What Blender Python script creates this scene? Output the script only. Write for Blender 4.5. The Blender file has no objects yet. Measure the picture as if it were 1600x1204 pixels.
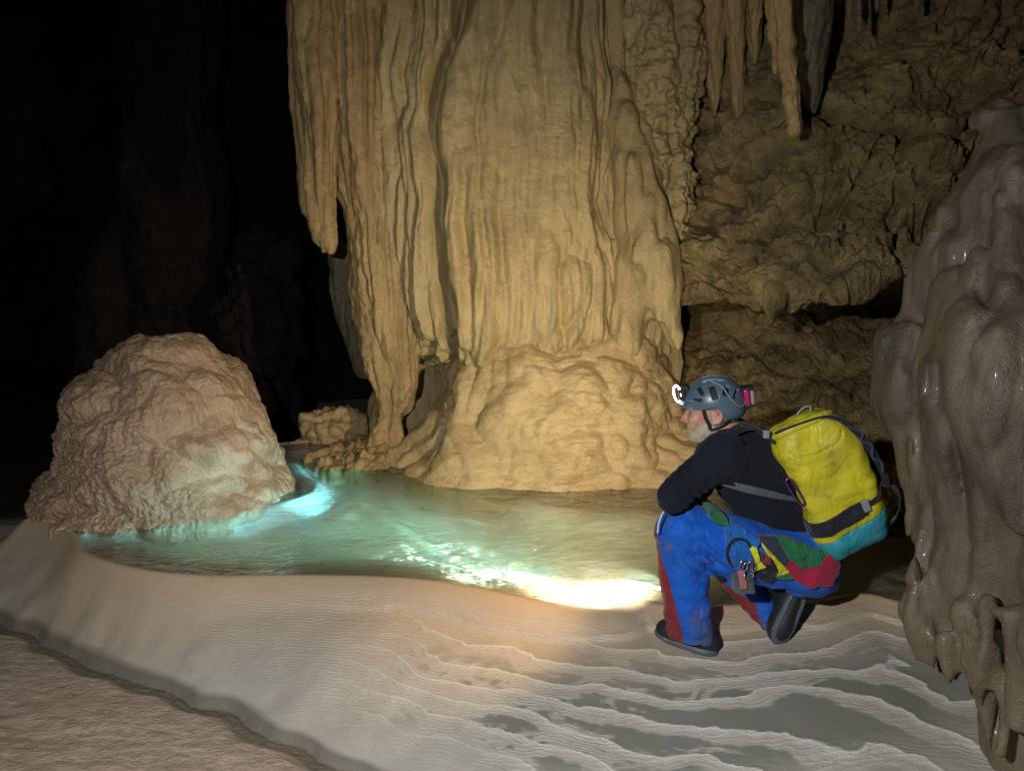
import bpy, math, random
import numpy as np
from mathutils import Vector
R = math.radians
scene = bpy.context.scene

# ------------------------------------------------------------------ camera
FPX, CX, CY, CAMZ, PITCH = 1209.0, 800.0, 602.0, 1.5, math.atan(202 / 1209.0)
cam = bpy.data.cameras.new('camera')
cam.sensor_fit = 'HORIZONTAL'
cam.angle = 2 * math.atan(800 / FPX)
cam.clip_start = 0.05
cam.clip_end = 200
camo = bpy.data.objects.new('camera', cam)
scene.collection.objects.link(camo)
camo.location = (0, 0, CAMZ)
camo.rotation_euler = (math.pi / 2 - PITCH, 0, 0)
scene.camera = camo

# ------------------------------------------------------------------ world: a cave, no sky reaches it
world = bpy.data.worlds.new('World')
scene.world = world
world.use_nodes = True
bg = world.node_tree.nodes['Background']
bg.inputs['Color'].default_value = (0.75, 0.8, 1.0, 1)
bg.inputs['Strength'].default_value = 0.0015

scene.view_settings.view_transform = 'Standard'
scene.view_settings.look = 'None'
scene.view_settings.gamma = 1
scene.view_settings.exposure = 0.0
scene.cycles.max_bounces = 6
scene.cycles.diffuse_bounces = 3
scene.cycles.glossy_bounces = 3
scene.cycles.transmission_bounces = 5
scene.cycles.transparent_max_bounces = 10
scene.cycles.sample_clamp_indirect = 4.0
scene.cycles.sample_clamp_direct = 0.0
scene.cycles.use_adaptive_sampling = True
scene.cycles.adaptive_threshold = 0.015


def ray(px, py):
    u = (px - CX) / FPX
    v = (py - CY) / FPX
    cp, sp = math.cos(PITCH), math.sin(PITCH)
    return (u, cp - v * sp, -sp - v * cp)


def P(px, py, Y):
    d = ray(px, py)
    t = Y / d[1]
    return np.array((d[0] * t, Y, CAMZ + d[2] * t))


def G(px, py, z=0.0):
    d = ray(px, py)
    t = (z - CAMZ) / d[2]
    return np.array((d[0] * t, d[1] * t, z))


def spot(name, loc, target, watt, size, blend, color, radius=0.02, gobo=None):
    l = bpy.data.lights.new(name, 'SPOT')
    l.energy = watt
    l.spot_size = R(size)
    l.spot_blend = blend
    l.color = color
    l.shadow_soft_size = radius
    o = bpy.data.objects.new(name, l)
    scene.collection.objects.link(o)
    o.location = Vector(loc)
    o.rotation_euler = (Vector(target) - Vector(loc)).to_track_quat('-Z', 'Y').to_euler()
    if gobo:
        l.use_nodes = True
        nt = l.node_tree
        em = nt.nodes['Emission']
        geo = nt.nodes.new('ShaderNodeNewGeometry')
        tc = nt.nodes.new('ShaderNodeTexCoord')
        nz = nt.nodes.new('ShaderNodeTexNoise')
        nz.inputs['Scale'].default_value = gobo[0]
        nz.inputs['Detail'].default_value = 2.5
        nz.inputs['Distortion'].default_value = 0.8
        mp = nt.nodes.new('ShaderNodeMapRange')
        mp.inputs['From Min'].default_value = gobo[1]
        mp.inputs['From Max'].default_value = gobo[2]
        mp.inputs['To Min'].default_value = gobo[3]
        mp.inputs['To Max'].default_value = gobo[4]
        nt.links.new(tc.outputs['Normal'], nz.inputs['Vector'])
        nt.links.new(nz.outputs['Fac'], mp.inputs['Value'])
        nt.links.new(mp.outputs['Result'], em.inputs['Strength'])
    return o


# ------------------------------------------------------------------ light: head torches, plus added spots for caustic dapples and underwater bounce
WARM = (1.0, 0.87, 0.63)
COOL = (0.95, 0.98, 1.0)
LAMP = P(1034, 598, 2.98)
spot('photographer_headlamp', (-0.55, 0.25, 1.75), P(820, 760, 3.6), 345, 135, .9, COOL, 0.03)
spot('caver_headlamp_wide', LAMP, P(800, 600, 4.6), 215, 114, 1.0, WARM, 0.015)
spot('caver_headlamp_beam', LAMP, G(925, 906), 850, 36, 1.0, (1, .95, .84), 0.01)
spot('caustic_dapple_spot', LAMP, G(775, 866), 5500, 29, .9, (.6, .96, 1.0), 0.004, gobo=(30.0, .5, .66, 0.0, 1.5))  # added cyan spot, its gobo imitates caustics cast by the ripples
spot('caver_headlamp_spill', LAMP, G(770, 958), 62, 44, 1.0, (1, .66, .33), 0.01)
spot('pool_bounce_spot', G(1055, 918) + np.array((0, 0.12, -0.045)), P(345, 772, 4.8) - np.array((0, 0, .45)), 700, 46, 0.8, (0.36, .9, 1.0), 0.02,  # added unseen underwater spot, approximates the beam's bounce in the pool
     gobo=(9.0, 0.42, 0.62, 0.25, 1.6))

# ------------------------------------------------------------------ helpers
rng = np.random.RandomState(7)
_perm = rng.permutation(256).astype(np.int32)
_perm = np.concatenate([_perm, _perm, _perm])
_g = rng.normal(size=(256, 3)).astype(np.float32)
_g /= np.linalg.norm(_g, axis=1, keepdims=True)


def perlin(x, y, z):
    x, y, z = np.broadcast_arrays(np.asarray(x, np.float32), np.asarray(y, np.float32), np.asarray(z, np.float32))
    xi, yi, zi = np.floor(x), np.floor(y), np.floor(z)
    fx, fy, fz = x - xi, y - yi, z - zi
    xi, yi, zi = xi.astype(np.int32) & 255, yi.astype(np.int32) & 255, zi.astype(np.int32) & 255
    u, v, w = [t * t * t * (t * (t * 6 - 15) + 10) for t in (fx, fy, fz)]
    out = 0
    for dx in (0, 1):
        wx = u if dx else 1 - u
        a = _perm[xi + dx]
        for dy in (0, 1):
            wy = v if dy else 1 - v
            b = _perm[a + yi + dy]
            for dz in (0, 1):
                wz = w if dz else 1 - w
                g = _g[_perm[b + zi + dz] & 255]
                out = out + wx * wy * wz * (g[..., 0] * (fx - dx) + g[..., 1] * (fy - dy) + g[..., 2] * (fz - dz))
    return out * 1.6


def fbm(x, y, z, n=4, gain=0.5):
    s, a = 0, 1.0
    for i in range(n):
        s = s + a * perlin(x * 2 ** i + 17.3 * i, y * 2 ** i + 5.1 * i, z * 2 ** i + 9.7 * i)
        a *= gain
    return s


def billow(x, y, z, n=3, gain=0.5):
    """rounded lobes parted by sharp creases"""
    s, a = 0, 1.0
    for i in range(n):
        s = s + a * np.abs(perlin(x * 2 ** i + 31.3 * i, y * 2 ** i + 3.1 * i, z * 2 ** i + 7.7 * i))
        a *= gain
    return s


def sst(a, b, x):
    t = np.clip((x - a) / (b - a), 0, 1)
    return t * t * (3 - 2 * t)


def bump2(x, z, cx, cz, sx, sz):
    return np.exp(-((x - cx) / sx) ** 2 - ((z - cz) / sz) ** 2)


def tag(o, label=None, cat=None, group=None, kind=None):
    for k, v in (('label', label), ('category', cat), ('group', group), ('kind', kind)):
        if v:
            o[k] = v
    return o


def mk(name, V, F, mat, parent=None, origin=None, smooth=True, attrs=None):
    """one mesh object; V in world coordinates, F (n,4) or (n,3) ndarray or list of polygons"""
    V = np.asarray(V, np.float64).reshape(-1, 3)
    org = np.array(parent_origin(parent)) if parent is not None else np.array(origin if origin is not None else (0, 0, 0), float)
    V = V - org
    me = bpy.data.meshes.new(name)
    if isinstance(F, np.ndarray):
        n, k = F.shape
        me.vertices.add(len(V))
        me.vertices.foreach_set('co', V.astype(np.float32).ravel())
        me.loops.add(n * k)
        me.loops.foreach_set('vertex_index', F.astype(np.int32).ravel())
        me.polygons.add(n)
        me.polygons.foreach_set('loop_start', np.arange(0, n * k, k, dtype=np.int32))
        try:
            me.polygons.foreach_set('loop_total', np.full(n, k, dtype=np.int32))
        except Exception:
            pass
        me.update(calc_edges=True)
        me.validate()
    else:
        me.from_pydata([tuple(v) for v in V], [], F)
        me.update()
    me.polygons.foreach_set('use_smooth', np.full(len(me.polygons), smooth))
    if attrs:
        for an, arr in attrs.items():
            at = me.attributes.new(an, 'FLOAT', 'POINT')
            at.data.foreach_set('value', np.asarray(arr, np.float32).ravel())
    if mat:
        me.materials.append(mat)
    o = bpy.data.objects.new(name, me)
    scene.collection.objects.link(o)
    if parent is not None:
        o.parent = parent
    else:
        o.location = org
    return o


def parent_origin(p):
    l = np.array(p.location, float)
    while p.parent is not None:
        p = p.parent
        l = l + np.array(p.location, float)
    return l


def empty(name, loc, **kw):
    o = bpy.data.objects.new(name, None)
    scene.collection.objects.link(o)
    o.location = [float(v) for v in loc]
    o.empty_display_size = 0.1
    return tag(o, **kw)


def grid_faces(n, m, wrap=False):
    """n rows, m columns; wrap joins last column with first"""
    i, j = np.meshgrid(np.arange(n - 1), np.arange(m if wrap else m - 1), indexing='ij')
    j2 = (j + 1) % m
    return np.stack([i * m + j, i * m + j2, (i + 1) * m + j2, (i + 1) * m + j], -1).reshape(-1, 4)


def normals(Pg, wrap=False):
    if wrap:
        du = np.roll(Pg, -1, 1) - np.roll(Pg, 1, 1)
    else:
        du = np.gradient(Pg, axis=1)
    dv = np.gradient(Pg, axis=0)
    n = np.cross(du, dv)
    return n / (np.linalg.norm(n, axis=-1, keepdims=True) + 1e-9)


def spline(pts, n):
    """Catmull-Rom through rows of pts, n samples"""
    pts = np.asarray(pts, float)
    p = np.vstack([2 * pts[0] - pts[1], pts, 2 * pts[-1] - pts[-2]])
    seg = np.linspace(0, len(pts) - 1 - 1e-6, n)
    i = seg.astype(int)
    t = (seg - i)[:, None]
    a, b, c, d = p[i], p[i + 1], p[i + 2], p[i + 3]
    return 0.5 * ((2 * b) + (-a + c) * t + (2 * a - 5 * b + 4 * c - d) * t ** 2 + (-a + 3 * b - 3 * c + d) * t ** 3)


def column(name, rows, mat, disp, nv=300, nt=300, parent=None, origin=None, cap=True, power=2.0):
    """closed body of elliptical cross-sections. rows: (x, y, z, half width x, half depth y); disp(P, N, th) -> metres outward"""
    rr = spline(rows, nv)
    th = np.linspace(0, 2 * np.pi, nt, endpoint=False)
    c, s = np.cos(th), np.sin(th)
    e = 2.0 / power
    c = np.sign(c) * np.abs(c) ** e
    s = np.sign(s) * np.abs(s) ** e
    X = rr[:, 0:1] + rr[:, 3:4] * c
    Y = rr[:, 1:2] + rr[:, 4:5] * s
    Z = np.repeat(rr[:, 2:3], nt, 1)
    Pg = np.stack([X, Y, Z], -1)
    N = normals(Pg, True)
    ctr = np.stack([rr[:, 0], rr[:, 1], rr[:, 2]], -1)[:, None, :]
    if np.mean(np.sum(N * (Pg - ctr), -1)) < 0:
        N = -N
    d = disp(Pg, N, th)
    Pg = Pg + N * d[..., None]
    F = grid_faces(nv, nt, True)
    V = Pg.reshape(-1, 3)
    if cap:
        V = np.vstack([V, Pg[0].mean(0), Pg[-1].mean(0)])
        k = len(V) - 2
        j = np.arange(nt)
        j2 = (j + 1) % nt
        q = np.stack([np.full(nt, k), j2, j, j], -1)
        base = (nv - 1) * nt
        q2 = np.stack([np.full(nt, k + 1), base + j, base + j2, base + j2], -1)
        Fl = [tuple(f) for f in F.tolist()] + [tuple(f[:3]) for f in q.tolist()] + [tuple(f[:3]) for f in q2.tolist()]
        return mk(name, V, Fl, mat, parent, origin)
    return mk(name, V, F, mat, parent, origin)


def tube(name, path, mat, disp=None, n=60, nt=24, parent=None, origin=None):
    """path rows: (x,y,z,r) any direction"""
    pr = spline(path, n)
    c = pr[:, :3]
    t = np.gradient(c, axis=0)
    t /= np.linalg.norm(t, axis=1, keepdims=True) + 1e-9
    up = np.array((0.31, 0.92, 0.23))
    a = np.cross(t, up)
    a /= np.linalg.norm(a, axis=1, keepdims=True)
    b = np.cross(t, a)
    th = np.linspace(0, 2 * np.pi, nt, endpoint=False)
    Pg = c[:, None] + pr[:, 3][:, None, None] * (np.cos(th)[None, :, None] * a[:, None] + np.sin(th)[None, :, None] * b[:, None])
    N = Pg - c[:, None]
    N /= np.linalg.norm(N, axis=-1, keepdims=True) + 1e-9
    if disp is not None:
        Pg = Pg + N * disp(Pg, N, th)[..., None]
    V = np.vstack([Pg.reshape(-1, 3), Pg[0].mean(0), Pg[-1].mean(0)])
    F = [tuple(f) for f in grid_faces(n, nt, True).tolist()]
    k = n * nt
    for j in range(nt):
        j2 = (j + 1) % nt
        F.append((k, j2, j))
        F.append((k + 1, (n - 1) * nt + j, (n - 1) * nt + j2))
    return mk(name, V, F, mat, parent, origin)


# --- signed distance modelling on a grid, meshed with surface nets
class Field:
    def __init__(s, lo, hi, h):
        s.lo = np.array(lo, float) - 2 * h
        s.h = h
        s.n = np.ceil((np.array(hi, float) + 2 * h - s.lo) / h).astype(int) + 1
        s.F = np.full(s.n, 1.0, np.float32)

    def box(s, lo, hi):
        a = np.clip(((np.array(lo) - s.lo) / s.h).astype(int), 0, s.n)
        b = np.clip(((np.array(hi) - s.lo) / s.h).astype(int) + 2, 0, s.n)
        sl = tuple(slice(x, y) for x, y in zip(a, b))
        ax = [s.lo[i] + s.h * np.arange(a[i], b[i]) for i in range(3)]
        if min(len(q) for q in ax) == 0:
            return None, None
        return sl, [q.astype(np.float32) for q in np.meshgrid(*ax, indexing='ij', sparse=True)]

    def put(s, lo, hi, fn, k=0.02, op='add'):
        m = k * 1.5 + 3 * s.h
        sl, X = s.box(np.array(lo) - m, np.array(hi) + m)
        if sl is None:
            return s
        d = fn(*X).astype(np.float32)
        f = s.F[sl]
        if op == 'add':
            hh = np.clip(0.5 + 0.5 * (f - d) / k, 0, 1)
            s.F[sl] = f * (1 - hh) + d * hh - k * hh * (1 - hh)
        else:
            d = -d
            hh = np.clip(0.5 - 0.5 * (f - d) / k, 0, 1)
            s.F[sl] = f * (1 - hh) + d * hh + k * hh * (1 - hh)
        return s

    def cap(s, a, b, ra, rb=None, k=0.02, sc=(1, 1, 1), op='add'):
        rb = ra if rb is None else rb
        sc = np.array(sc, float)
        a, b = np.array(a, float), np.array(b, float)
        r = max(ra, rb) * sc
        a2, b2 = a / sc, b / sc
        ab = b2 - a2
        L = max(float(ab @ ab), 1e-9)
        m = sc.min()

        def fn(x, y, z):
            x, y, z = x / sc[0], y / sc[1], z / sc[2]
            t = np.clip(((x - a2[0]) * ab[0] + (y - a2[1]) * ab[1] + (z - a2[2]) * ab[2]) / L, 0, 1)
            d = np.sqrt((x - a2[0] - t * ab[0]) ** 2 + (y - a2[1] - t * ab[1]) ** 2 + (z - a2[2] - t * ab[2]) ** 2)
            return (d - (ra + (rb - ra) * t)) * m
        return s.put(np.minimum(a, b) - r, np.maximum(a, b) + r, fn, k, op)

    def ell(s, c, r, M=None, k=0.02, op='add'):
        c, r = np.array(c, float), np.array(r, float)
        M = np.eye(3) if M is None else np.array(M)
        R_ = r.max()

        def fn(x, y, z):
            x, y, z = x - c[0], y - c[1], z - c[2]
            q = [(x * M[i][0] + y * M[i][1] + z * M[i][2]) / r[i] for i in range(3)]
            k0 = np.sqrt(q[0] ** 2 + q[1] ** 2 + q[2] ** 2)
            k1 = np.sqrt((q[0] / r[0]) ** 2 + (q[1] / r[1]) ** 2 + (q[2] / r[2]) ** 2) + 1e-6
            return k0 * (k0 - 1) / k1
        return s.put(c - R_, c + R_, fn, k, op)

    def rbox(s, c, hs, rad, M=None, k=0.004, op='add'):
        c, hs = np.array(c, float), np.array(hs, float)
        M = np.eye(3) if M is None else np.array(M)
        R_ = np.linalg.norm(hs)

        def fn(x, y, z):
            x, y, z = x - c[0], y - c[1], z - c[2]
            q = [np.abs(x * M[i][0] + y * M[i][1] + z * M[i][2]) - hs[i] + rad for i in range(3)]
            o = np.sqrt(sum(np.maximum(t, 0) ** 2 for t in q))
            return o + np.minimum(np.maximum(np.maximum(q[0], q[1]), q[2]), 0) - rad
        return s.put(c - R_, c + R_, fn, k, op)

    def warp(s, fn):
        """add a displacement field (metres, positive = outward)"""
        sl, X = s.box(s.lo, s.lo + s.h * s.n)
        near = np.abs(s.F) < 0.17
        idx = np.nonzero(near)
        x, y, z = [s.lo[i] + s.h * idx[i] for i in range(3)]
        s.F[idx] -= fn(x, y, z).astype(np.float32)
        return s

    def mesh(s):
        F = s.F
        I = F < 0
        c = [(i, j, k) for i in (0, 1) for j in (0, 1) for k in (0, 1)]
        n = np.array(F.shape) - 1
        cnt = np.zeros(n, np.int8)
        for (i, j, k) in c:
            cnt += I[i:i + n[0], j:j + n[1], k:k + n[2]]
        act = (cnt > 0) & (cnt < 8)
        ci, cj, ck = np.nonzero(act)
        idx = np.full(n, -1, np.int64)
        idx[ci, cj, ck] = np.arange(len(ci))
        vals = {q: F[ci + q[0], cj + q[1], ck + q[2]] for q in c}
        S = np.zeros((len(ci), 3))
        W = np.zeros(len(ci))
        for a in c:
            for ax in range(3):
                if a[ax] == 1:
                    continue
                b = list(a)
                b[ax] = 1
                b = tuple(b)
                fa, fb = vals[a], vals[b]
                x = (fa < 0) != (fb < 0)
                t = np.where(x, fa / np.where(x, fa - fb, 1), 0)
                p = np.array(a, float)[None] + t[:, None] * (np.array(b) - np.array(a))[None]
                S += p * x[:, None]
                W += x
        V = s.lo + s.h * (np.stack([ci, cj, ck], -1) + S / np.maximum(W, 1)[:, None])
        Q = []
        for ax in range(3):
            o1, o2 = [(1, 2), (2, 0), (0, 1)][ax]
            sa = [slice(1, -1)] * 3
            sb = [slice(1, -1)] * 3
            sa[ax] = slice(0, -1)
            sb[ax] = slice(1, None)
            A, B = I[tuple(sa)], I[tuple(sb)]
            x = A != B
            p = np.stack(np.nonzero(x), -1)
            off = np.array([1, 1, 1])
            off[ax] = 0
            p = p + off
            e1, e2 = np.zeros(3, int), np.zeros(3, int)
            e1[o1] = 1
            e2[o2] = 1
            qs = [idx[tuple((p - e1 - e2).T)], idx[tuple((p - e2).T)], idx[tuple(p.T)], idx[tuple((p - e1).T)]]
            q = np.stack(qs, -1)
            fl = ~A[x]
            q[fl] = q[fl][:, ::-1]
            Q.append(q)
        Q = np.vstack(Q)
        Q = Q[(Q >= 0).all(1)]
        return V, Q


def ribbon(name, pts, w, th, mat, side, parent=None, origin=None, n=40):
    """a strap: pts path (x,y,z), width w along side direction(s), thickness th"""
    p = spline(pts, n)
    t = np.gradient(p, axis=0)
    t /= np.linalg.norm(t, axis=1, keepdims=True)
    side = np.asarray(side, float)
    if side.ndim == 1:
        side = np.repeat(side[None], n, 0)
    else:
        side = spline(side, n)
    a = side - np.sum(side * t, 1, keepdims=True) * t
    a /= np.linalg.norm(a, axis=1, keepdims=True)
    b = np.cross(t, a)
    ww = np.full(n, w) if np.isscalar(w) else np.interp(np.linspace(0, 1, n), np.linspace(0, 1, len(w)), w)
    prof = [(-.5, -.35), (-.42, -.5), (.42, -.5), (.5, -.35), (.5, .35), (.42, .5), (-.42, .5), (-.5, .35)]
    Pg = np.stack([p + a * (ww * u)[:, None] + b * (th * v) for u, v in prof], 1)
    V = np.vstack([Pg.reshape(-1, 3)])
    m = len(prof)
    F = [tuple(f) for f in grid_faces(n, m, True).tolist()]
    F.append(tuple(range(m))[::-1])
    F.append(tuple((n - 1) * m + j for j in range(m)))
    return mk(name, V, F, mat, parent, origin)


# ------------------------------------------------------------------ materials
class NT:
    def __init__(s, name):
        s.m = bpy.data.materials.new(name)
        s.m.use_nodes = True
        s.t = s.m.node_tree
        s.t.nodes.clear()
        s.out = s.t.nodes.new('ShaderNodeOutputMaterial')

    def n(s, typ, props=None, **ins):
        nd = s.t.nodes.new(typ)
        for k, v in (props or {}).items():
            setattr(nd, k, v)
        for k, v in ins.items():
            s.set(nd, k, v)
        return nd

    def set(s, nd, k, v):
        key = int(k[1:]) if k[0] == 'i' and k[1:].isdigit() else k.replace('_', ' ')
        sock = nd.inputs[key]
        if isinstance(v, bpy.types.NodeSocket):
            s.t.links.new(v, sock)
        else:
            if isinstance(v, tuple) and len(v) == 3 and sock.type == 'RGBA':
                v = v + (1,)
            sock.default_value = v

    def math(s, op, a, b=None, clamp=False):
        nd = s.t.nodes.new('ShaderNodeMath')
        nd.operation = op
        nd.use_clamp = clamp
        s.set(nd, 'i0', a)
        if b is not None:
            s.set(nd, 'i1', b)
        return nd.outputs[0]

    def mix(s, f, a, b):
        nd = s.t.nodes.new('ShaderNodeMix')
        nd.data_type = 'RGBA'
        for i, v in ((0, f), (6, a), (7, b)):
            if isinstance(v, bpy.types.NodeSocket):
                s.t.links.new(v, nd.inputs[i])
            else:
                nd.inputs[i].default_value = v + (1,) if isinstance(v, tuple) and len(v) == 3 else v
        return nd.outputs[2]

    def rng(s, v, a, b, c=0.0, d=1.0):
        nd = s.n('ShaderNodeMapRange', From_Min=a, From_Max=b, To_Min=c, To_Max=d)
        s.set(nd, 'Value', v)
        return nd.outputs[0]

    def coord(s, scale=(1, 1, 1)):
        tc = s.n('ShaderNodeTexCoord')
        mp = s.n('ShaderNodeMapping', Vector=tc.outputs['Object'], Scale=scale)
        return mp.outputs[0]

    def noise(s, vec, scale, detail=4.0, rough=0.55, dist=0.0):
        nd = s.n('ShaderNodeTexNoise', Scale=scale, Detail=detail, Roughness=rough, Distortion=dist)
        s.set(nd, 'Vector', vec)
        return nd.outputs['Fac']

    def attr(s, name):
        return s.n('ShaderNodeAttribute', {'attribute_name': name}).outputs['Fac']

    def bump(s, h, strength, dist, normal=None):
        nd = s.n('ShaderNodeBump', Strength=strength, Distance=dist, Height=h)
        if normal is not None:
            s.set(nd, 'Normal', normal)
        return nd.outputs[0]

    def bsdf(s, **k):
        b = s.n('ShaderNodeBsdfPrincipled', **k)
        s.t.links.new(b.outputs[0], s.out.inputs[0])
        return b


def rock(name, c1, c2, c3, zmix=None, vs=1.0, rough=0.45, bumpd=0.02, spec=0.4, fine=60, streak=None, grain=1.0, coat=0.0, blotch=1.6):
    m = NT(name)
    v = m.coord((1, 1, vs))
    vu = m.coord()
    n1 = m.noise(v, blotch, 5, 0.6, 0.3)
    n2 = m.noise(v, 9.0, 5, 0.6)
    n3 = m.noise(vu, fine, 4, 0.65)
    col = m.mix(m.rng(n1, .38, .62), c1, c2)
    col = m.mix(m.rng(n2, .45, .75, 0, .75), col, c3)
    if streak:
        st = m.noise(m.coord((1, 1, .06)), 14.0, 4, 0.6, 0.2)
        col = m.mix(m.rng(st, .52, .7, 0, .7), col, streak)
    col = m.mix(m.rng(n3, .3, .8, 0, .35), col, c1)
    n4 = m.noise(vu, 30.0, 5, 0.6)
    if zmix:
        zz = m.n('ShaderNodeSeparateXYZ', Vector=vu).outputs[2]
        zz = m.math('ADD', zz, m.math('MULTIPLY', m.math('SUBTRACT', n1, .5), .8))
        col = m.mix(m.rng(zz, zmix[0], zmix[1], zmix[3], 0), col, zmix[2])
    nb = m.bump(n2, 0.6, bumpd)
    nb = m.bump(n4, 0.6 * grain, bumpd * .8, nb)
    nb = m.bump(n3, 0.8 * grain, bumpd * 0.4, nb)
    pore = m.n('ShaderNodeTexVoronoi', {'feature': 'F1'}, Vector=vu, Scale=fine * 1.6)
    nb = m.bump(pore.outputs['Distance'], 0.5 * grain, 0.006, nb)
    rr = m.rng(m.noise(vu, 6, 3), .35, .65, rough - .12, rough + .15)
    m.bsdf(Base_Color=col, Roughness=rr, Specular_IOR_Level=spec, Normal=nb, Coat_Weight=coat, Coat_Roughness=.12)
    return m.m


M_COL = rock('golden flowstone', (.37, .26, .115), (.45, .335, .16), (.2, .135, .06), vs=.35, rough=.5, bumpd=.022, streak=(.22, .175, .085), fine=70)
M_APR = rock('tan flowstone', (.40, .275, .125), (.46, .33, .165), (.29, .185, .08), vs=2.6, rough=.42, bumpd=.02, fine=80)
M_MOUND = rock('pinkish calcite', (.44, .285, .185), (.36, .25, .15), (.27, .17, .115), vs=.8, rough=.33, bumpd=.02, fine=62, spec=.5)
M_WALL = rock('brown limestone', (.22, .155, .065), (.43, .30, .125), (.035, .025, .014), vs=1.0, rough=.6, bumpd=.07, fine=45, blotch=2.6)
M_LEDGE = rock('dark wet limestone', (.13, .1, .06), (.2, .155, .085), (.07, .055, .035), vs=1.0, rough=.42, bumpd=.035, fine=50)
M_WET = rock('wet grey brown flowstone', (.06, .046, .031), (.105, .079, .05), (.03, .024, .018), vs=.45, rough=.5, bumpd=.02, fine=110, spec=.4, coat=.1, blotch=3.5, streak=(.17, .135, .09), grain=.55, zmix=(.1, .75, (.19, .14, .085), .7))
M_CUR = rock('orange brown flowstone', (.30, .185, .075), (.38, .255, .11), (.14, .09, .04), vs=.35, rough=.5, bumpd=.022, streak=(.2, .13, .06), fine=70)
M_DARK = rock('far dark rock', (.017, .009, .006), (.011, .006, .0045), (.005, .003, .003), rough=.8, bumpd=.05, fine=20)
M_DRIP = rock('ribbed stalactite', (.33, .2, .08), (.4, .27, .12), (.15, .1, .05), vs=.3, rough=.5, bumpd=.01, fine=60)
# ------------------------------------------------------------------ ground
rim_px = [(40, 812), (75, 822), (108, 840), (132, 868), (220, 893), (330, 903), (450, 902), (600, 905), (700, 915), (800, 935),
          (880, 950), (950, 957), (985, 946), (1010, 943), (1060, 953), (1150, 950), (1200, 944), (1270, 945), (1350, 932),
          (1430, 948), (1520, 936)]
rim = np.array([G(*p)[:2] for p in rim_px])
rim = spline(rim, 120)
pool_poly = np.vstack([rim, [(2.1, 3.7), (2.6, 5), (2.2, 6.4), (0.5, 6.3), (-1.2, 6.4), (-1.9, 6.1), (-2.15, 5.4)]])
ZLOW = -0.33
gut_px = [(-420, 800), (-330, 850), (-200, 900), (-60, 938), (0, 962), (100, 1008), (200, 1048), (300, 1080), (380, 1108), (430, 1138), (480, 1166),
          (570, 1206), (680, 1260), (900, 1400)]
gut = np.array([G(p[0], p[1], ZLOW)[:2] for p in gut_px])
gut = spline(gut, 90)
low_poly = np.vstack([gut, [(1.5, -1), (1.5, -4), (-12, -4), (-12, 14), (-3.4, 14), (-3.2, 8), (-3.0, 6.2), (-2.9, 5.2)]])


def sdist(x, y, poly):
    best = np.full(x.shape, 1e9)
    ins = np.zeros(x.shape, bool)
    n = len(poly)
    for i in range(n):
        a, b = poly[i], poly[(i + 1) % n]
        ex, ey = b - a
        wx, wy = x - a[0], y - a[1]
        t = np.clip((wx * ex + wy * ey) / (ex * ex + ey * ey + 1e-12), 0, 1)
        best = np.minimum(best, (wx - ex * t) ** 2 + (wy - ey * t) ** 2)
        c = (a[1] > y) != (b[1] > y)
        if abs(ey) > 1e-12:
            ins ^= c & (x < ex * (y - a[1]) / ey + a[0])
    d = np.sqrt(best)
    return np.where(ins, -d, d)


shelf_px = [[(805, 772), (830, 765), (900, 762), (1000, 768), (1100, 775), (1200, 800), (1100, 812), (1000, 800), (900, 796), (830, 790)],
            [(725, 742), (800, 737), (900, 740), (1000, 752), (1100, 765), (1000, 768), (900, 757), (800, 750)]]


bank_px = [[(112, 834), (200, 820), (300, 806), (400, 792), (470, 774), (492, 760), (470, 740), (455, 722)], [(430, 704), (520, 702), (600, 722), (720, 731)]]


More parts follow.
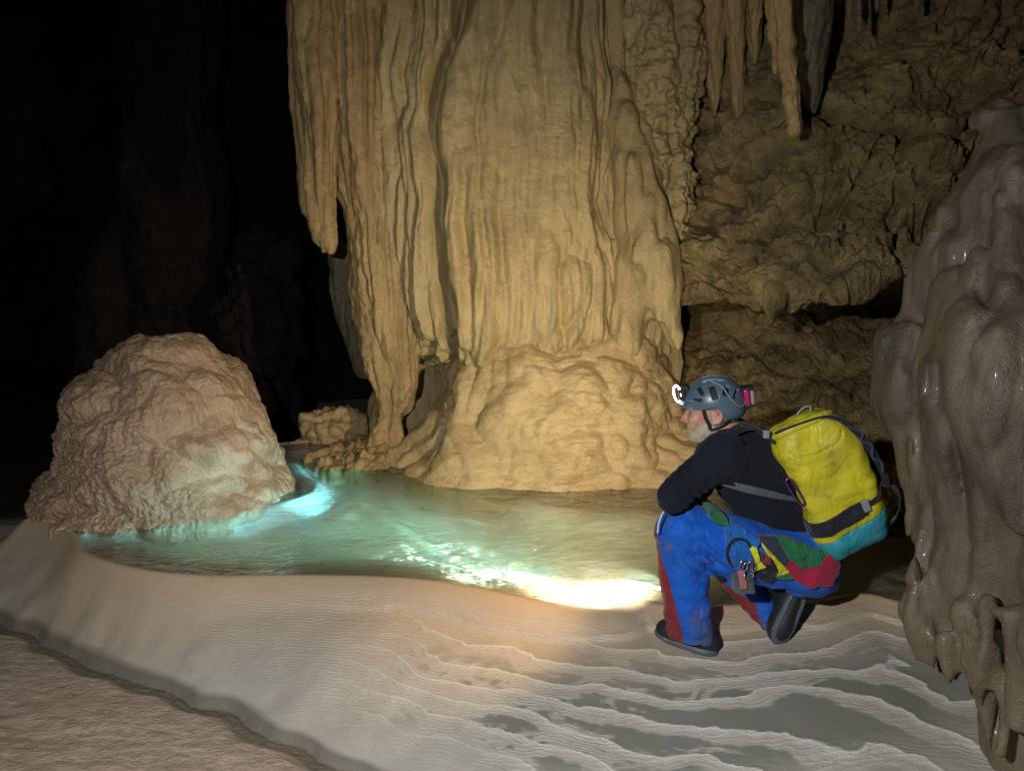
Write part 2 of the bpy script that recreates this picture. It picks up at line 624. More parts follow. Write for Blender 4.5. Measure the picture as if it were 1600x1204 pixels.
def ground(x, y, full=False):
    x, y = np.asarray(x, float), np.asarray(y, float)
    wob = 0.03 * perlin(x * 2.2, y * 2.2, 3.1) + .012 * perlin(x * 8, y * 8, 1.1)
    sp = sdist(x, y, pool_poly)
    sl = sdist(x, y, low_poly) + wob + .03 * perlin(x * 5, y * 5, 9.1)
    d1 = np.maximum(sp, 0)
    d2 = np.maximum(sl, 0)
    t = d1 / (d1 + d2 + 1e-4)
    zs = ZLOW * t ** 1.12
    left = 1 - sst(0.0, 0.75, x)
    zs = zs - 0.045 * left * sst(0.03, 0.16, d1) * (1 - t)
    zs = zs - .022 * sst(-1.3, -.5, x) * (.35 * sst(.045, .10, d1) + .65 * sst(.115, .128, d1 + .02 * perlin(x * 5, y * 5, 2))) * sst(.3, .7, d2)
    zs = zs + .012 * left * fbm(x * 2.5, y * 2.5, 0, 3) * sst(0, .3, d1) * sst(0, .25, d2)
    # rimstone terraces
    xw = x + .05 * perlin(x * 5, y * 5, 8.8)
    yw = y + .05 * perlin(x * 5, y * 5, 3.8)
    pc = G(1010, 1050, -.05)
    cont = -zs / 0.034 + 1.35 * perlin(xw * 1.25, yw * 2.3, 4.4) + .55 * perlin(xw * 3.0, yw * 4.6, 2.2) + .10 * perlin(xw * 11, yw * 15, 7.7) + .05 * perlin(xw * 30, yw * 34, 1.7)
    fr = cont - np.floor(cont)
    # going down slope cont grows; a rim stands at the end of each step
    shape = np.floor(cont) + sst(.86, 1.0, fr)
    lip = np.exp(-((fr - .84) / .05) ** 2)
    wt = sst(0.02, .2, d1) * sst(0.05, .4, d2) * sst(-1.0, -0.3, x - 0.9 * (y - 3.0))
    zt = -(shape - cont) * 0.005 + lip * .0028
    z = zs + zt * wt
    rimh = .012 * np.exp(-(d1 / .03) ** 2)
    z = z + rimh
    # basin
    di = np.maximum(-sp, 0)
    depth = .035 * sst(0, .1, di) + .25 * sst(.12, 1.05, di) * (1 - .6 * sst(.7, 1.3, x)) + .015 * fbm(x * 3, y * 3, 5, 3) * sst(0, .3, di)
    bank = np.full(x.shape, 9.0)
    for s in bank_px:
        pl = spline(np.array([G(*p)[:2] for p in s]), 30)
        for a, b in zip(pl[:-1], pl[1:]):
            e_ = b - a
            t_ = np.clip(((x - a[0]) * e_[0] + (y - a[1]) * e_[1]) / (e_ @ e_), 0, 1)
            bank = np.minimum(bank, np.hypot(x - a[0] - e_[0] * t_, y - a[1] - e_[1] * t_))
    bank = bank + .05 * perlin(x * 4, y * 4, 6.6)
    depth = np.minimum(depth, np.minimum(.02 + .9 * np.maximum(bank - .02, 0), .12 + .02 * perlin(x * 3, y * 3, 2.2) + .22 * np.maximum(bank - .3, 0)))
    for s in shelf_px:
        sh = np.array([G(*p)[:2] for p in s])
        ds = sdist(x, y, sh) + .02 * perlin(x * 6, y * 6, 1)
        w = sst(.16, -.08, ds)
        depth = depth * (1 - w) + w * .035
    sh = sst(4.75, 5.1, y + .25 * x)
    z = np.where(sp < 0, .012 - depth, z)
    # lower floor
    lo = np.maximum(-sl, 0)
    zl = ZLOW - .03 * sst(0, .015, lo) + .03 * sst(.05, .12, lo) + .02 * fbm(x * 1.7, y * 3, 8, 4) * sst(.1, .5, lo)
    z = np.where(sl < 0, zl, z)
    z = np.where((y > 6.2) & (sl > 0), z - .5 * sst(6.2, 7.5, y), z)
    if not full:
        return z
    gx = cont
    return z, dict(bank=sst(.26, .12, bank), cont=cont, d1=sp, low=sl, terr=wt, zs=zs)


ax = np.concatenate([np.arange(-12, -3.6, .3), np.arange(-3.6, 2.3, .0085), np.arange(2.3, 8, .25)])
ay = np.concatenate([np.arange(-4, 1.6, .25), np.arange(1.6, 3.9, .0085), np.arange(3.9, 6.4, .03), np.arange(6.4, 16, .3)])
gx, gy = np.meshgrid(ax, ay)
gz, ga = ground(gx, gy, True)
gr = np.hypot(np.gradient(ga['cont'], axis=1) / np.gradient(gx, axis=1), np.gradient(ga['cont'], axis=0) / np.gradient(gy, axis=0))
pc = G(1010, 1050, -.05)
reg_ = np.exp(-(((gx - pc[0] - .1) / 1.15) ** 2 + ((gy - pc[1] - .02) / .42) ** 2) ** 1.5)
flat = sst(13.0, 7.0, gr) * ga['terr'] * (.12 + .88 * reg_)


def ground_mat():
    m = NT('rimstone calcite')
    v = m.coord()
    cont, d1, low, flt, terr = m.attr('cont'), m.attr('d1'), m.attr('low'), m.attr('flat'), m.attr('terr')
    n1 = m.noise(v, 1.3, 4, .6)
    n2 = m.noise(v, 22, 4, .6)
    n3 = m.noise(v, 140, 3, .6)
    # rims of the large steps
    cf = m.math('FRACT', cont)
    tread = m.math('MULTIPLY', m.rng(cf, .12, .3), m.rng(cf, .86, .81))
    flt = m.math('MULTIPLY', flt, tread)
    rimm = m.math('MULTIPLY', m.rng(m.math('ABSOLUTE', m.math('SUBTRACT', cf, .86)), .012, .05, 1, 0), terr)
    # fine ripple rims that follow the contours
    warp = m.math('MULTIPLY', m.math('SUBTRACT', m.noise(v, 7, 4, .65), .5), 4.6)
    warp2 = m.math('MULTIPLY', m.math('SUBTRACT', m.noise(v, 45, 2, .5), .5), .8)
    dd = m.math('ADD', m.math('MULTIPLY', d1, 30.0), m.math('MULTIPLY', cont, 2.6))
    dd = m.math('ADD', m.math('ADD', dd, warp), warp2)
    fr = m.math('FRACT', dd)
    tri = m.math('ABSOLUTE', m.math('SUBTRACT', fr, .5))
    micro = m.math('POWER', m.math('MULTIPLY', tri, 2.0), 2.2)
    mmask = m.math('MULTIPLY', m.rng(flt, .1, .75, 1, 0), m.rng(n1, .36, .55, .3, .85))
    mmask = m.math('MULTIPLY', mmask, m.math('MULTIPLY', m.rng(d1, .015, .09, .0, .8), m.rng(low, 0, .25)))
    mh = m.math('MULTIPLY', m.math('MULTIPLY', micro, mmask), m.rng(m.noise(v, 16, 4, .7), .3, .62, .15, 1.15))
    base = m.mix(m.rng(n1, .35, .65), (.43, .395, .34), (.50, .46, .4))
    base = m.mix(m.rng(n2, .4, .75, 0, .35), base, (.36, .29, .2))
    orange = m.rng(d1, .0, .42, .7, 0)  # warm lamp light along the rim, painted in as an orange tint
    base = m.mix(orange, base, (.56, .37, .2))
    grey = m.math('MULTIPLY', m.rng(flt, .12, .6, 0, .85), m.rng(d1, .1, .45))
    base = m.mix(grey, base, (.19, .19, .15))
    base = m.mix(m.math('MULTIPLY', mh, .6), base, (.66, .62, .54))
    base = m.mix(m.math('MULTIPLY', rimm, .55), base, (.72, .69, .62))
    # basin floor: pale calcite
    inp = m.rng(d1, -.02, -.1)
    base = m.mix(inp, base, m.mix(m.rng(m.noise(v, 3, 4), .4, .6), (.55, .45, .29), (.64, .55, .4)))
    edge = m.attr('bank')
    base = m.mix(m.math('MULTIPLY', edge, inp), base, (.82, .86, .84))
    # lower floor
    il = m.rng(low, .0, -.03)
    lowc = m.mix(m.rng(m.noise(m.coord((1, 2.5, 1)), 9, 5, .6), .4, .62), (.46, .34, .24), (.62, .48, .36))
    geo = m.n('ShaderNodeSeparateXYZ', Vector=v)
    lowc = m.mix(m.rng(geo.outputs[1], 3.6, 4.6), lowc, (.05, .035, .028))  # darkness of the unlit far floor painted into its colour
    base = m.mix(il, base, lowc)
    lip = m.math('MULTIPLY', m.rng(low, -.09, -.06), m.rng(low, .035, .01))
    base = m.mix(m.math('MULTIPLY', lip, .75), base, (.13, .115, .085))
    rough = m.rng(m.noise(v, 4, 3), .35, .65, .33, .55)
    rough = m.math('SUBTRACT', rough, m.math('MULTIPLY', grey, .42))
    rough = m.math('SUBTRACT', rough, m.math('MULTIPLY', il, .17))
    rough = m.math('MAXIMUM', rough, .07)
    nb = m.bump(mh, .7, .0045)
    lf = m.math('MULTIPLY', m.noise(m.coord((1, 1.5, 1)), 17, 6, .68), il)
    nb = m.bump(lf, 1.0, .024, nb)
    gs = m.rng(grey, 0, .7, 1, .12)
    nb = m.bump(m.math('MULTIPLY', n2, gs), .4, .006, nb)
    nb = m.bump(m.math('MULTIPLY', n3, gs), .45, .002, nb)
    m.bsdf(Base_Color=base, Roughness=rough, Specular_IOR_Level=.5, Normal=nb)
    return m.m


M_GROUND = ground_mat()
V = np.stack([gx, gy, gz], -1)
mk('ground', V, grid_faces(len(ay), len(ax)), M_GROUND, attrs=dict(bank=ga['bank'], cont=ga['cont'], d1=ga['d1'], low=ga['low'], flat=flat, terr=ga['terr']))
tag(bpy.data.objects['ground'], kind='structure')


# ------------------------------------------------------------------ water
def water_mat():
    m = NT('clear pool water')
    v = m.coord((1, 1.7, 1))
    n1 = m.noise(v, 10, 3, .55, .6)
    n2 = m.noise(v, 26, 3, .5, .3)
    calm = m.rng(m.noise(m.coord(), .9, 2), .4, .58, .25, 1)
    h = m.math('ADD', n1, m.math('MULTIPLY', n2, .35))
    h = m.math('MULTIPLY', h, calm)
    nb = m.bump(h, 1.0, .06)
    tr = m.n('ShaderNodeBsdfTransparent', Color=(.98, 1, .99))
    rf = m.n('ShaderNodeBsdfRefraction', Color=(.98, 1, .99), IOR=1.33, Roughness=.0, Normal=nb)
    mx = m.n('ShaderNodeMixShader', i0=.4, i1=tr.outputs[0], i2=rf.outputs[0])
    gl = m.n('ShaderNodeBsdfGlossy', Color=(1, 1, 1), Roughness=.03, Normal=nb)
    fr = m.n('ShaderNodeFresnel', IOR=1.33, Normal=nb)
    mx2 = m.n('ShaderNodeMixShader', i0=fr.outputs[0], i1=mx.outputs[0], i2=gl.outputs[0])
    m.t.links.new(mx2.outputs[0], m.out.inputs[0])
    ab = m.n('ShaderNodeVolumeAbsorption', Color=(.3, .9, .86), Density=.2)
    m.t.links.new(ab.outputs[0], m.out.inputs[1])
    return m.m


wo = pool_poly
# keep the sheet's edge on the crest of the rim
wp = [tuple(p) for p in wo]
nW = len(wp)
Vw = [(x, y, 0.0) for x, y in wp] + [(x, y, -.75) for x, y in wp]
Fw = [tuple(range(nW)), tuple(range(2 * nW - 1, nW - 1, -1))] + [(i, i + nW, (i + 1) % nW + nW, (i + 1) % nW) for i in range(nW)]
w_ = mk('water', Vw, Fw, water_mat(), smooth=False)
tag(w_, kind='structure')


# ------------------------------------------------------------------ the big flowstone column
def px2(px, py, Y):
    return P(px, py, Y)


def rows(tab, dscale=None):
    """tab: (left px, right px, py, Y of the centre, half depth)"""
    out = []
    for l, r, py, Y, hd in tab:
        a, b = P(l, py, Y), P(r, py, Y)
        out.append(((a[0] + b[0]) / 2, Y, a[2], (b[0] - a[0]) / 2, hd))
    return out


col = empty('flowstone_column', G(820, 735) + np.array((0, .4, -.4)), label='massive golden ribbed flowstone column rising from the far shore of the pool', cat='rock formation')
YC = 6.15


def groove_x(z):
    # the dark groove left of the great smooth lobe
    zz = np.array([P(700, y, 5.5)[2] for y in (560, 450, 300, 200, 120, 60, -60)])
    xx = np.array([P(x, 300, 5.5)[0] for x in (712, 700, 686, 680, 692, 720, 745)])
    return np.interp(z, zz, xx)


def shaft_disp(Pg, N, th):
    x, y, z = Pg[..., 0], Pg[..., 1], Pg[..., 2]
    wx = x + .05 * fbm(x * 1.3, y * 1.3, z * 1.2, 3)
    wy = y + .05 * fbm(x * 1.3 + 9, y * 1.3, z * 1.2, 3)
    big = billow(wx * 2.0, wy * 2.0, z * .16, 1)
    med = billow(wx * 4.6 + 3, wy * 4.6, z * .3, 2, .55)
    fin = billow(wx * 13, wy * 13, z * 1.1, 2)
    g = groove_x(z)
    gr_ = np.interp(z, [P(0, y, 5.5)[2] for y in (600, 400, 180, 60, -60)], [P(v, 300, 5.5)[0] for v in (950, 935, 928, 905, 895)])
    top = P(0, 60, 5.5)[2]
    lobe = sst(0.0, .13, wx - g) * sst(0.03, -.1, wx - gr_)
    lobe_fade = sst(P(0, 420, 5.5)[2], P(0, 200, 5.5)[2], z)
    smooth = lobe * lobe_fade
    d = .15 * (big - .2) + .15 * (med - .25) * (1 - .6 * smooth) + .045 * fin * (1 - .4 * smooth)
    d = d + .11 * lobe
    # scalloped steps inside the lobe
    d = d + .012 * smooth * billow(x * 3 + 2, y * 2, z * 5, 2)
    d = d - .17 * np.exp(-((wx - g) / .045) ** 2)
    pc = P(665, 600, 5.4)
    d = d - .14 * bump2(x, z, pc[0], pc[2], .14, .28)
    g3 = g + .3
    d = d - .035 * np.exp(-((wx - g3) / .02) ** 2) * sst(1.1, 1.4, z)
    d = d - .06 * np.exp(-((wx - (g - .32)) / .03) ** 2) * sst(2.2, 1.6, z)
    d = d + .014 * fbm(x * 7, y * 7, z * 2.2, 4) + .006 * fbm(x * 22, y * 22, z * 14, 3)
    d = d + .004 * billow(x * 16, y * 16, z * 24, 2)
    return d


column('shaft', rows([(585, 985, -260, YC, .62), (580, 985, -100, YC, .66), (575, 978, 0, YC, .7), (570, 978, 150, YC, .74), (575, 985, 250, YC, .76), (590, 1000, 350, YC, .78),
                      (605, 1022, 430, YC, .8), (620, 1022, 500, YC, .8), (655, 1030, 560, YC + .1, .72), (720, 1030, 620, YC + .2, .6), (720, 1030, 720, YC + .2, .6), (720, 1030, 830, YC + .2, .6)]),
       M_COL, shaft_disp, nv=560, nt=720, parent=col, power=2.5)


column('recess', rows([(580, 800, 440, 6.6, .3), (585, 800, 520, 6.6, .33), (590, 800, 600, 6.6, .38), (570, 820, 680, 6.55, .42), (560, 820, 760, 6.5, .5)]), M_COL, lambda P_, N_, t_: .15 * (billow(P_[..., 0] * 3, P_[..., 1] * 3, P_[..., 2] * .8, 3) - .25), nv=140, nt=160, parent=col)


def apron_disp(Pg, N, th):
    x, y, z = Pg[..., 0], Pg[..., 1], Pg[..., 2]
    r = np.hypot(x - P(850, 600, 5.9)[0], y - 6.0)
    an = np.arctan2(y - 6.0, x - P(850, 600, 5.9)[0])
    wa = an + .25 * perlin(x * 2, y * 2, z * 2)
    radial = billow(wa * 2.3, r * .5, z * .5 + 4, 2)
    lump = billow(x * 2.5, y * 2.5, z * 3.0, 2, .4)
    right = sst(P(760, 600, 5.3)[0], P(900, 600, 5.3)[0], x)
    d = .13 * (radial - .25) * (1 - .5 * right) + .12 * (lump - .3) * (.15 + .85 * right)
    pc = P(668, 612, 5.4)
    d = d - .1 * bump2(x, z, pc[0], pc[2], .1, .3)
    d = d + .018 * fbm(x * 5, y * 5, z * 8, 3) + .010 * right * billow(x * 9, y * 9, z * 22, 2)
    return d


column('apron', rows([(780, 1000, 480, 6.05, .3), (752, 1010, 512, 6.02, .58), (726, 1028, 533, 6.0, .8), (706, 1042, 570, 5.98, .92), (690, 1052, 615, 5.95, .98), (668, 1065, 655, 5.93, 1.02), (638, 1085, 692, 5.9, 1.05),
                      (603, 1120, 720, 5.88, 1.07), (590, 1150, 745, 5.86, 1.09), (585, 1170, 790, 5.86, 1.1)]),
       M_APR, apron_disp, nv=300, nt=620, parent=col, power=2.3)


def toe_disp(Pg, N, th):
    x, y, z = Pg[..., 0], Pg[..., 1], Pg[..., 2]
    return .10 * (billow(x * 3.2, y * 3.2, z * 3.6, 2) - .25) + .008 * fbm(x * 10, y * 10, z * 14, 3)


column('toe', rows([(1000, 1040, 640, 5.5, .1), (975, 1090, 662, 5.45, .22), (955, 1140, 690, 5.4, .34), (935, 1170, 715, 5.35, .42), (925, 1190, 740, 5.32, .46), (920, 1200, 780, 5.32, .46)]),
       M_APR, toe_disp, nv=140, nt=260, parent=col)


def rib_disp(amp=.08, k=7.0, kz=.45, fine=.012):
    def f(Pg, N, th):
        x, y, z = Pg[..., 0], Pg[..., 1], Pg[..., 2]
        wx = x + .04 * fbm(x * 2, y * 2, z * 1.5, 2)
        return amp * (billow(wx * k, y * k, z * kz, 2) - .25) + fine * fbm(x * 14, y * 14, z * 10, 4) + .3 * fine * billow(x * 30, y * 30, z * 40, 1)
    return f


YL = 5.75
column('curtain', rows([(515, 640, -260, YL, .3), (518, 632, -60, YL, .3), (520, 630, 60, YL, .3), (522, 628, 180, YL, .3), (532, 632, 280, YL, .28), (550, 645, 380, YL, .26),
                        (553, 655, 460, YL, .24), (570, 652, 540, YL, .2), (588, 648, 590, YL, .16), (597, 632, 630, YL, .12), (596, 628, 655, YL, .12),
                        (575, 630, 685, YL, .2), (520, 640, 702, YL, .36), (480, 650, 722, YL, .45), (470, 650, 760, YL, .48)]),
       M_CUR, rib_disp(.1, 7, .35, .014), nv=480, nt=300, parent=col)

# the fin on the right edge of the column, ending in a dripping beak
F1 = Field(P(930, 150, 6)[:] * 0 + np.array((P(930, 0, 5.4)[0] - .1, 5.0, .7)), np.array((P(1120, 0, 5.6)[0] + .1, 6.3, 3.0)), .016)
pp = [(965, 120, 5.75, .1), (978, 200, 5.62, .13), (990, 260, 5.55, .15), (1003, 330, 5.5, .17), (1015, 400, 5.45, .18), (1030, 450, 5.4, .15), (1044, 490, 5.35, .09), (1054, 520, 5.3, .05), (1058, 541, 5.28, .013)]
for a, b in zip(pp[:-1], pp[1:]):
    F1.cap(P(a[0], a[1], a[2]), P(b[0], b[1], b[2]), a[3], b[3], k=.05, sc=(1, 1.2, 1))
F1.cap(P(990, 420, 5.5), P(975, 540, 5.42), .14, .1, k=.08)
F1.cap(P(1050, 300, 5.9), P(1050, 430, 5.8), .13, .1, k=.06)
F1.cap(P(1040, 160, 5.95), P(1055, 320, 5.9), .16, .13, k=.06)
F1.warp(lambda x, y, z: .06 * (billow(x * 5, y * 5, z * .9, 2) - .25) + .02 * fbm(x * 7, y * 7, z * 4, 3))
V_, Q_ = F1.mesh()
mk('fin', V_, Q_, M_COL, parent=col)

# hanging blades left of the column
def hang(name, tab, label, group=None, cat='stalactite', mat=None, amp=.05, k=9, n=160, nt=90, kz=.5):
    r_ = rows(tab)
    o = column(name, r_, mat or M_DRIP, rib_disp(amp, k, kz, .01), nv=n, nt=nt, origin=r_[0][:3])
    return tag(o, label, cat, group)


hang('stalactite', [(452, 512, -260, 5.5, .14), (456, 520, -40, 5.5, .14), (462, 522, 60, 5.5, .13), (472, 526, 160, 5.5, .12), (478, 524, 230, 5.5, .1), (482, 522, 290, 5.5, .09), (488, 522, 350, 5.5, .07), (496, 521, 382, 5.5, .045), (502, 518, 395, 5.5, .01)],
     'long blunt brown stalactite blade hanging left of the flowstone column', amp=.1, k=7, n=300, nt=140, mat=M_CUR)
hang('stalactite', [(446, 476, -260, 5.9, .1), (450, 480, 20, 5.9, .1), (456, 486, 120, 5.9, .08), (462, 488, 220, 5.9, .06), (476, 492, 320, 5.9, .03), (486, 492, 352, 5.9, .01)],
     'thin grey green stalactite at the outer edge, behind the brown blade', amp=.05, k=10)
hang('stalactite', [(512, 560, 380, 6.5, .1), (518, 560, 440, 6.5, .1), (528, 568, 500, 6.5, .1), (545, 580, 550, 6.5, .08), (560, 582, 590, 6.5, .02)],
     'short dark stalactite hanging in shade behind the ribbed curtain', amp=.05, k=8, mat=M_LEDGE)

# lumps on the far shore
def lump_disp(a=.1, k=4.0):
    def f(Pg, N, th):
        x, y, z = Pg[..., 0], Pg[..., 1], Pg[..., 2]
        return a * (billow(x * k, y * k, z * k * .8, 3) - .25) + .1 * a * fbm(x * 12, y * 12, z * 12, 3)
    return f


b_ = rows([(508, 528, 643, 6.3, .06), (488, 552, 655, 6.3, .14), (476, 566, 675, 6.3, .2), (470, 575, 705, 6.3, .22), (470, 575, 745, 6.3, .22)])
tag(column('boulder', b_, M_APR, lump_disp(.12, 5), nv=90, nt=140, origin=b_[-1][:3]), 'lumpy pinkish boulder on the far shore left of the column foot', 'boulder')


# ------------------------------------------------------------------ the mound on the left
def mound_disp(Pg, N, th):
    x, y, z = Pg[..., 0], Pg[..., 1], Pg[..., 2]
    wx = x + .08 * fbm(x * 2, y * 2, z * 2, 2)
    wz = z + .22 * (x + 1.9) + .06 * perlin(x * 2, y * 2, 5)
    drape = billow(wx * 2.2, y * 2.2, wz * 3.4, 2, .5)
    rib = billow(wx * 7, y * 7, z * 1.3, 2)
    pop = sst(-1.75, -2.15, x + .5 * (z - .3)) * sst(.75, .5, z)
    knob = billow(x * 30, y * 30, z * 30, 2, .6)
    d = .095 * (drape - .25) + .028 * (rib - .2) + .008 * fbm(x * 7, y * 7, z * 14, 3) + .012 * (billow(wx * 17, y * 17, z * 4, 2) - .2)
    d = d + .022 * pop * knob + .003 * (1 - pop) * billow(x * 26, y * 26, z * 34, 2)
    step = wz * 3.3 + .8 * perlin(x * 1.6, y * 1.6, 2)
    fs = step - np.floor(step)
    d = d + .035 * (sst(0, .35, fs) * (1 - fs) - .25)
    return d


YM = 4.95
m_ = rows([(225, 272, 534, YM, .1), (200, 318, 543, YM, .3), (166, 352, 566, YM, .42), (142, 380, 595, YM, .54), (124, 398, 640, YM - .02, .62), (118, 416, 690, YM - .04, .68),
           (104, 436, 740, YM - .06, .74), (90, 456, 790, YM - .08, .8), (82, 468, 835, YM - .08, .84), (80, 474, 900, YM - .08, .86), (80, 474, 960, YM - .08, .86)])
tag(column('stalagmite_mound', m_, M_MOUND, mound_disp, nv=420, nt=760, origin=m_[-1][:3]),
    'broad domed pinkish tan stalagmite mound standing at the left end of the pool', 'stalagmite')

# ------------------------------------------------------------------ right-hand wall with its overhang
nx_, ns_ = 760, 700
xs = np.linspace(.72, 5.2, nx_)
prof = spline([(5.5, 5.3), (5.6, 4.3), (5.65, 3.4), (5.5, 2.7), (5.3, 2.1), (5.0, 1.6), (4.78, 1.3), (4.8, 1.2), (5.2, 1.19), (6.6, 1.24), (6.95, 1.0), (6.6, .8), (6.1, .58), (5.55, .3), (5.1, .08), (4.95, -.12), (4.8, -.5)], ns_)
Xw = np.repeat(xs[None], ns_, 0)
Yw = np.repeat(prof[:, 0:1], nx_, 1)
Zw = np.repeat(prof[:, 1:2], nx_, 1)
ramp = np.clip((Xw - 1.0) / 1.2, 0, 1.3)
tp = np.linspace(0, 1, ns_)[:, None]
Zw = Zw + .17 * ramp * np.exp(-((Zw - 1.2) / .3) ** 2)
Yw = Yw - 1.0 * ramp * sst(.62, .9, tp) - .12 * ramp + .85 * (1 - sst(.8, 2.0, Xw))
Zw = Zw - .13 * (1 - np.clip(ramp, 0, 1)) * np.exp(-((Zw - 1.15) / .25) ** 2)
Pw = np.stack([Xw, Yw, Zw], -1)
Nw = normals(Pw)
if Nw[..., 1].mean() > 0:
    Nw = -Nw
x, y, z = Xw, Yw, Zw
ig = np.argmin(np.abs(prof[:, 1] - 1.19) + (tp[:, 0] > .6))
tlip = tp[ig, 0]
low = sst(tlip - .02, tlip + .05, tp + 0 * Xw)
lipz = np.exp(-((tp - tlip) / .035) ** 2)
wz = z + .2 * perlin(x * 1.2, y, z)
d = .2 * fbm(x * .8, y * .8, z * .8, 2)
d += .10 * (billow(x * 1.3, y * 1.6, wz * 1.9, 3, .5) - .4)
hz = sst(2.1, 1.2, z)
d -= .10 * sst(0.05, .5, billow(x * 2.4 + 4, y * 2, wz * 4.2, 3, .6) - .35) * (1 - low)
# broken blocks: stepped plates at several tilts
for k_, (a_, b_, c_, am) in enumerate([(1.3, .9, 1.7, .07), (-1.1, 1.2, 2.6, .05), (2.3, .4, -3.2, .035)]):
    u_ = x * a_ + y * b_ + z * c_ + .7 * perlin(x * 1.1 + k_ * 5, y * 1.1, z * 1.1)
    fr_ = u_ - np.floor(u_)
    cell = perlin(np.floor(u_) * 3.7 + x * .8, 4.4 * k_, z * .8 + 2)
    d += 1.7 * am * (cell * sst(0, .12, fr_) * sst(1.0, .88, fr_)) * 1.6
cr = np.abs(perlin(x * 1.5 + z * .8, 3.3, z * 1.7 - x * .6))
d -= .10 * np.exp(-(cr / .02) ** 2) * (1 - low) * sst(-.2, .3, perlin(x, 9, z))
cr = np.abs(perlin(x * 2.6 - z * .9 + 8, 6.3, z * 3.0))
d -= .07 * np.exp(-(cr / .03) ** 2) * (1 - low) * sst(-.1, .4, perlin(x * 1.3, 2, z * 1.3))
d += .042 * fbm(x * 6, y * 6, z * 8, 5, .62)
d += .05 * low * (billow(x * 2 + z, y * 3, z * 4, 3) - .3)
for crk, dp, wd in (([(1040, 320), (1120, 262), (1200, 205), (1290, 172), (1380, 205), (1450, 225), (1540, 190), (1640, 200)], .2, .05), ([(1395, 205), (1370, 290), (1330, 400)], .12, .028),
                    ([(1070, 300), (1150, 290), (1230, 235)], .12, .035), ([(1180, 380), (1230, 320), (1290, 300)], .12, .03), ([(1400, 290), (1450, 320), (1500, 290)], .1, .03), ([(1080, 140), (1110, 130), (1150, 145)], .12, .04)):
    cp_ = spline(np.array([P(a_, b_, 5.35)[[0, 2]] for a_, b_ in crk]), 26)
    bd = np.full(x.shape, 9.0)
    jx, jz = x + .05 * perlin(x * 6, y * 2, z * 6), z + .06 * perlin(x * 5, 3, z * 5)
    for a_, b_ in zip(cp_[:-1], cp_[1:]):
        e_ = b_ - a_
        t_ = np.clip(((jx - a_[0]) * e_[0] + (jz - a_[1]) * e_[1]) / (e_ @ e_), 0, 1)
        bd = np.minimum(bd, np.hypot(jx - a_[0] - e_[0] * t_, jz - a_[1] - e_[1] * t_))
    d -= dp * np.exp(-(bd / wd) ** 2) * (.5 + sst(-.3, .3, perlin(x * 3, 7, z * 3)))
d *= (1 - .75 * lipz) * (1 - .6 * sst(.06, .0, np.abs(tp - tlip - .07)))
d *= sst(.72, .95, x) * .85 + .15
Pw = Pw + Nw * d[..., None]
ow = mk('cave_wall', Pw, grid_faces(ns_, nx_), M_WALL)
tag(ow, 'rough brown limestone wall with a dark undercut ledge behind the kneeling caver', 'rock wall', kind='structure')

# ribbed flowstone panel between column and wall
def knob_disp(Pg, N, th):
    x, y, z = Pg[..., 0], Pg[..., 1], Pg[..., 2]
    return .1 * (billow(x * 4, y * 4, z * 1.2, 3, .6) - .3) + .04 * fbm(x * 9, y * 9, z * 9, 4, .6)


q_ = rows([(965, 1120, -260, 5.75, .25), (968, 1110, 0, 5.75, .25), (972, 1090, 120, 5.75, .25), (985, 1078, 220, 5.75, .24), (1000, 1075, 300, 5.72, .22), (1020, 1072, 380, 5.7, .2), (1045, 1070, 440, 5.68, .1), (1055, 1066, 470, 5.66, .02)])
tag(column('flowstone_drapery', q_, M_COL, knob_disp, nv=420, nt=240, origin=q_[0][:3]), 'knobbly ochre drapery filling the corner between column and brown wall', 'rock formation')

GS = 'stalactites hanging before the brown wall'
hang('stalactite', [(1210, 1234, -240, 4.75, .055), (1212, 1236, -60, 4.75, .055), (1217, 1240, 60, 4.75, .05), (1224, 1248, 140, 4.75, .05), (1230, 1252, 190, 4.75, .05), (1232, 1252, 207, 4.75, .045), (1238, 1248, 213, 4.75, .01)],
     'longest round stalactite, ribbed orange brown with a blunt end', GS, amp=.02, k=14, kz=6)
hang('stalactite', [(1245, 1312, -240, 5.25, .15), (1246, 1305, -60, 5.25, .14), (1248, 1295, 60, 5.25, .12), (1252, 1286, 120, 5.25, .09), (1262, 1280, 160, 5.25, .04), (1266, 1272, 176, 5.25, .01)],
     'black shaded broad stalactite just right of the longest orange one', GS, amp=.05, k=9, mat=M_LEDGE)  # shade beside the long stalactite put into a dark colour
hang('stalactite', [(1194, 1214, -240, 4.95, .05), (1197, 1214, -40, 4.95, .045), (1201, 1215, 40, 4.95, .035), (1206, 1220, 90, 4.95, .025), (1210, 1216, 116, 4.95, .008)],
     'slim pointed stalactite just left of the longest orange one', GS, amp=.02, k=12, kz=5)
tabs = [((1128, 1160, -240), (1132, 1162, 0), (1140, 1162, 100), (1148, 1160, 190), (1152, 1156, 222), 5.62, 'brown fluted stalactite left of the slim pointed one, reaching lowest of the ribbed bunch'),
        ((1096, 1132, -240), (1098, 1130, 0), (1102, 1128, 80), (1110, 1124, 150), (1114, 1118, 182), 5.68, 'ribbed stalactite second from the column corner in the brown bunch'),
        ((1062, 1094, -240), (1066, 1094, 0), (1072, 1092, 60), (1078, 1090, 112), (1082, 1086, 138), 5.7, 'ribbed stalactite nearest the column corner in the brown bunch'),
        ((1160, 1190, -240), (1164, 1190, 0), (1168, 1188, 40), (1172, 1184, 80), (1176, 1180, 100), 5.6, 'short ribbed stalactite between the fluted and the slim pointed one')]
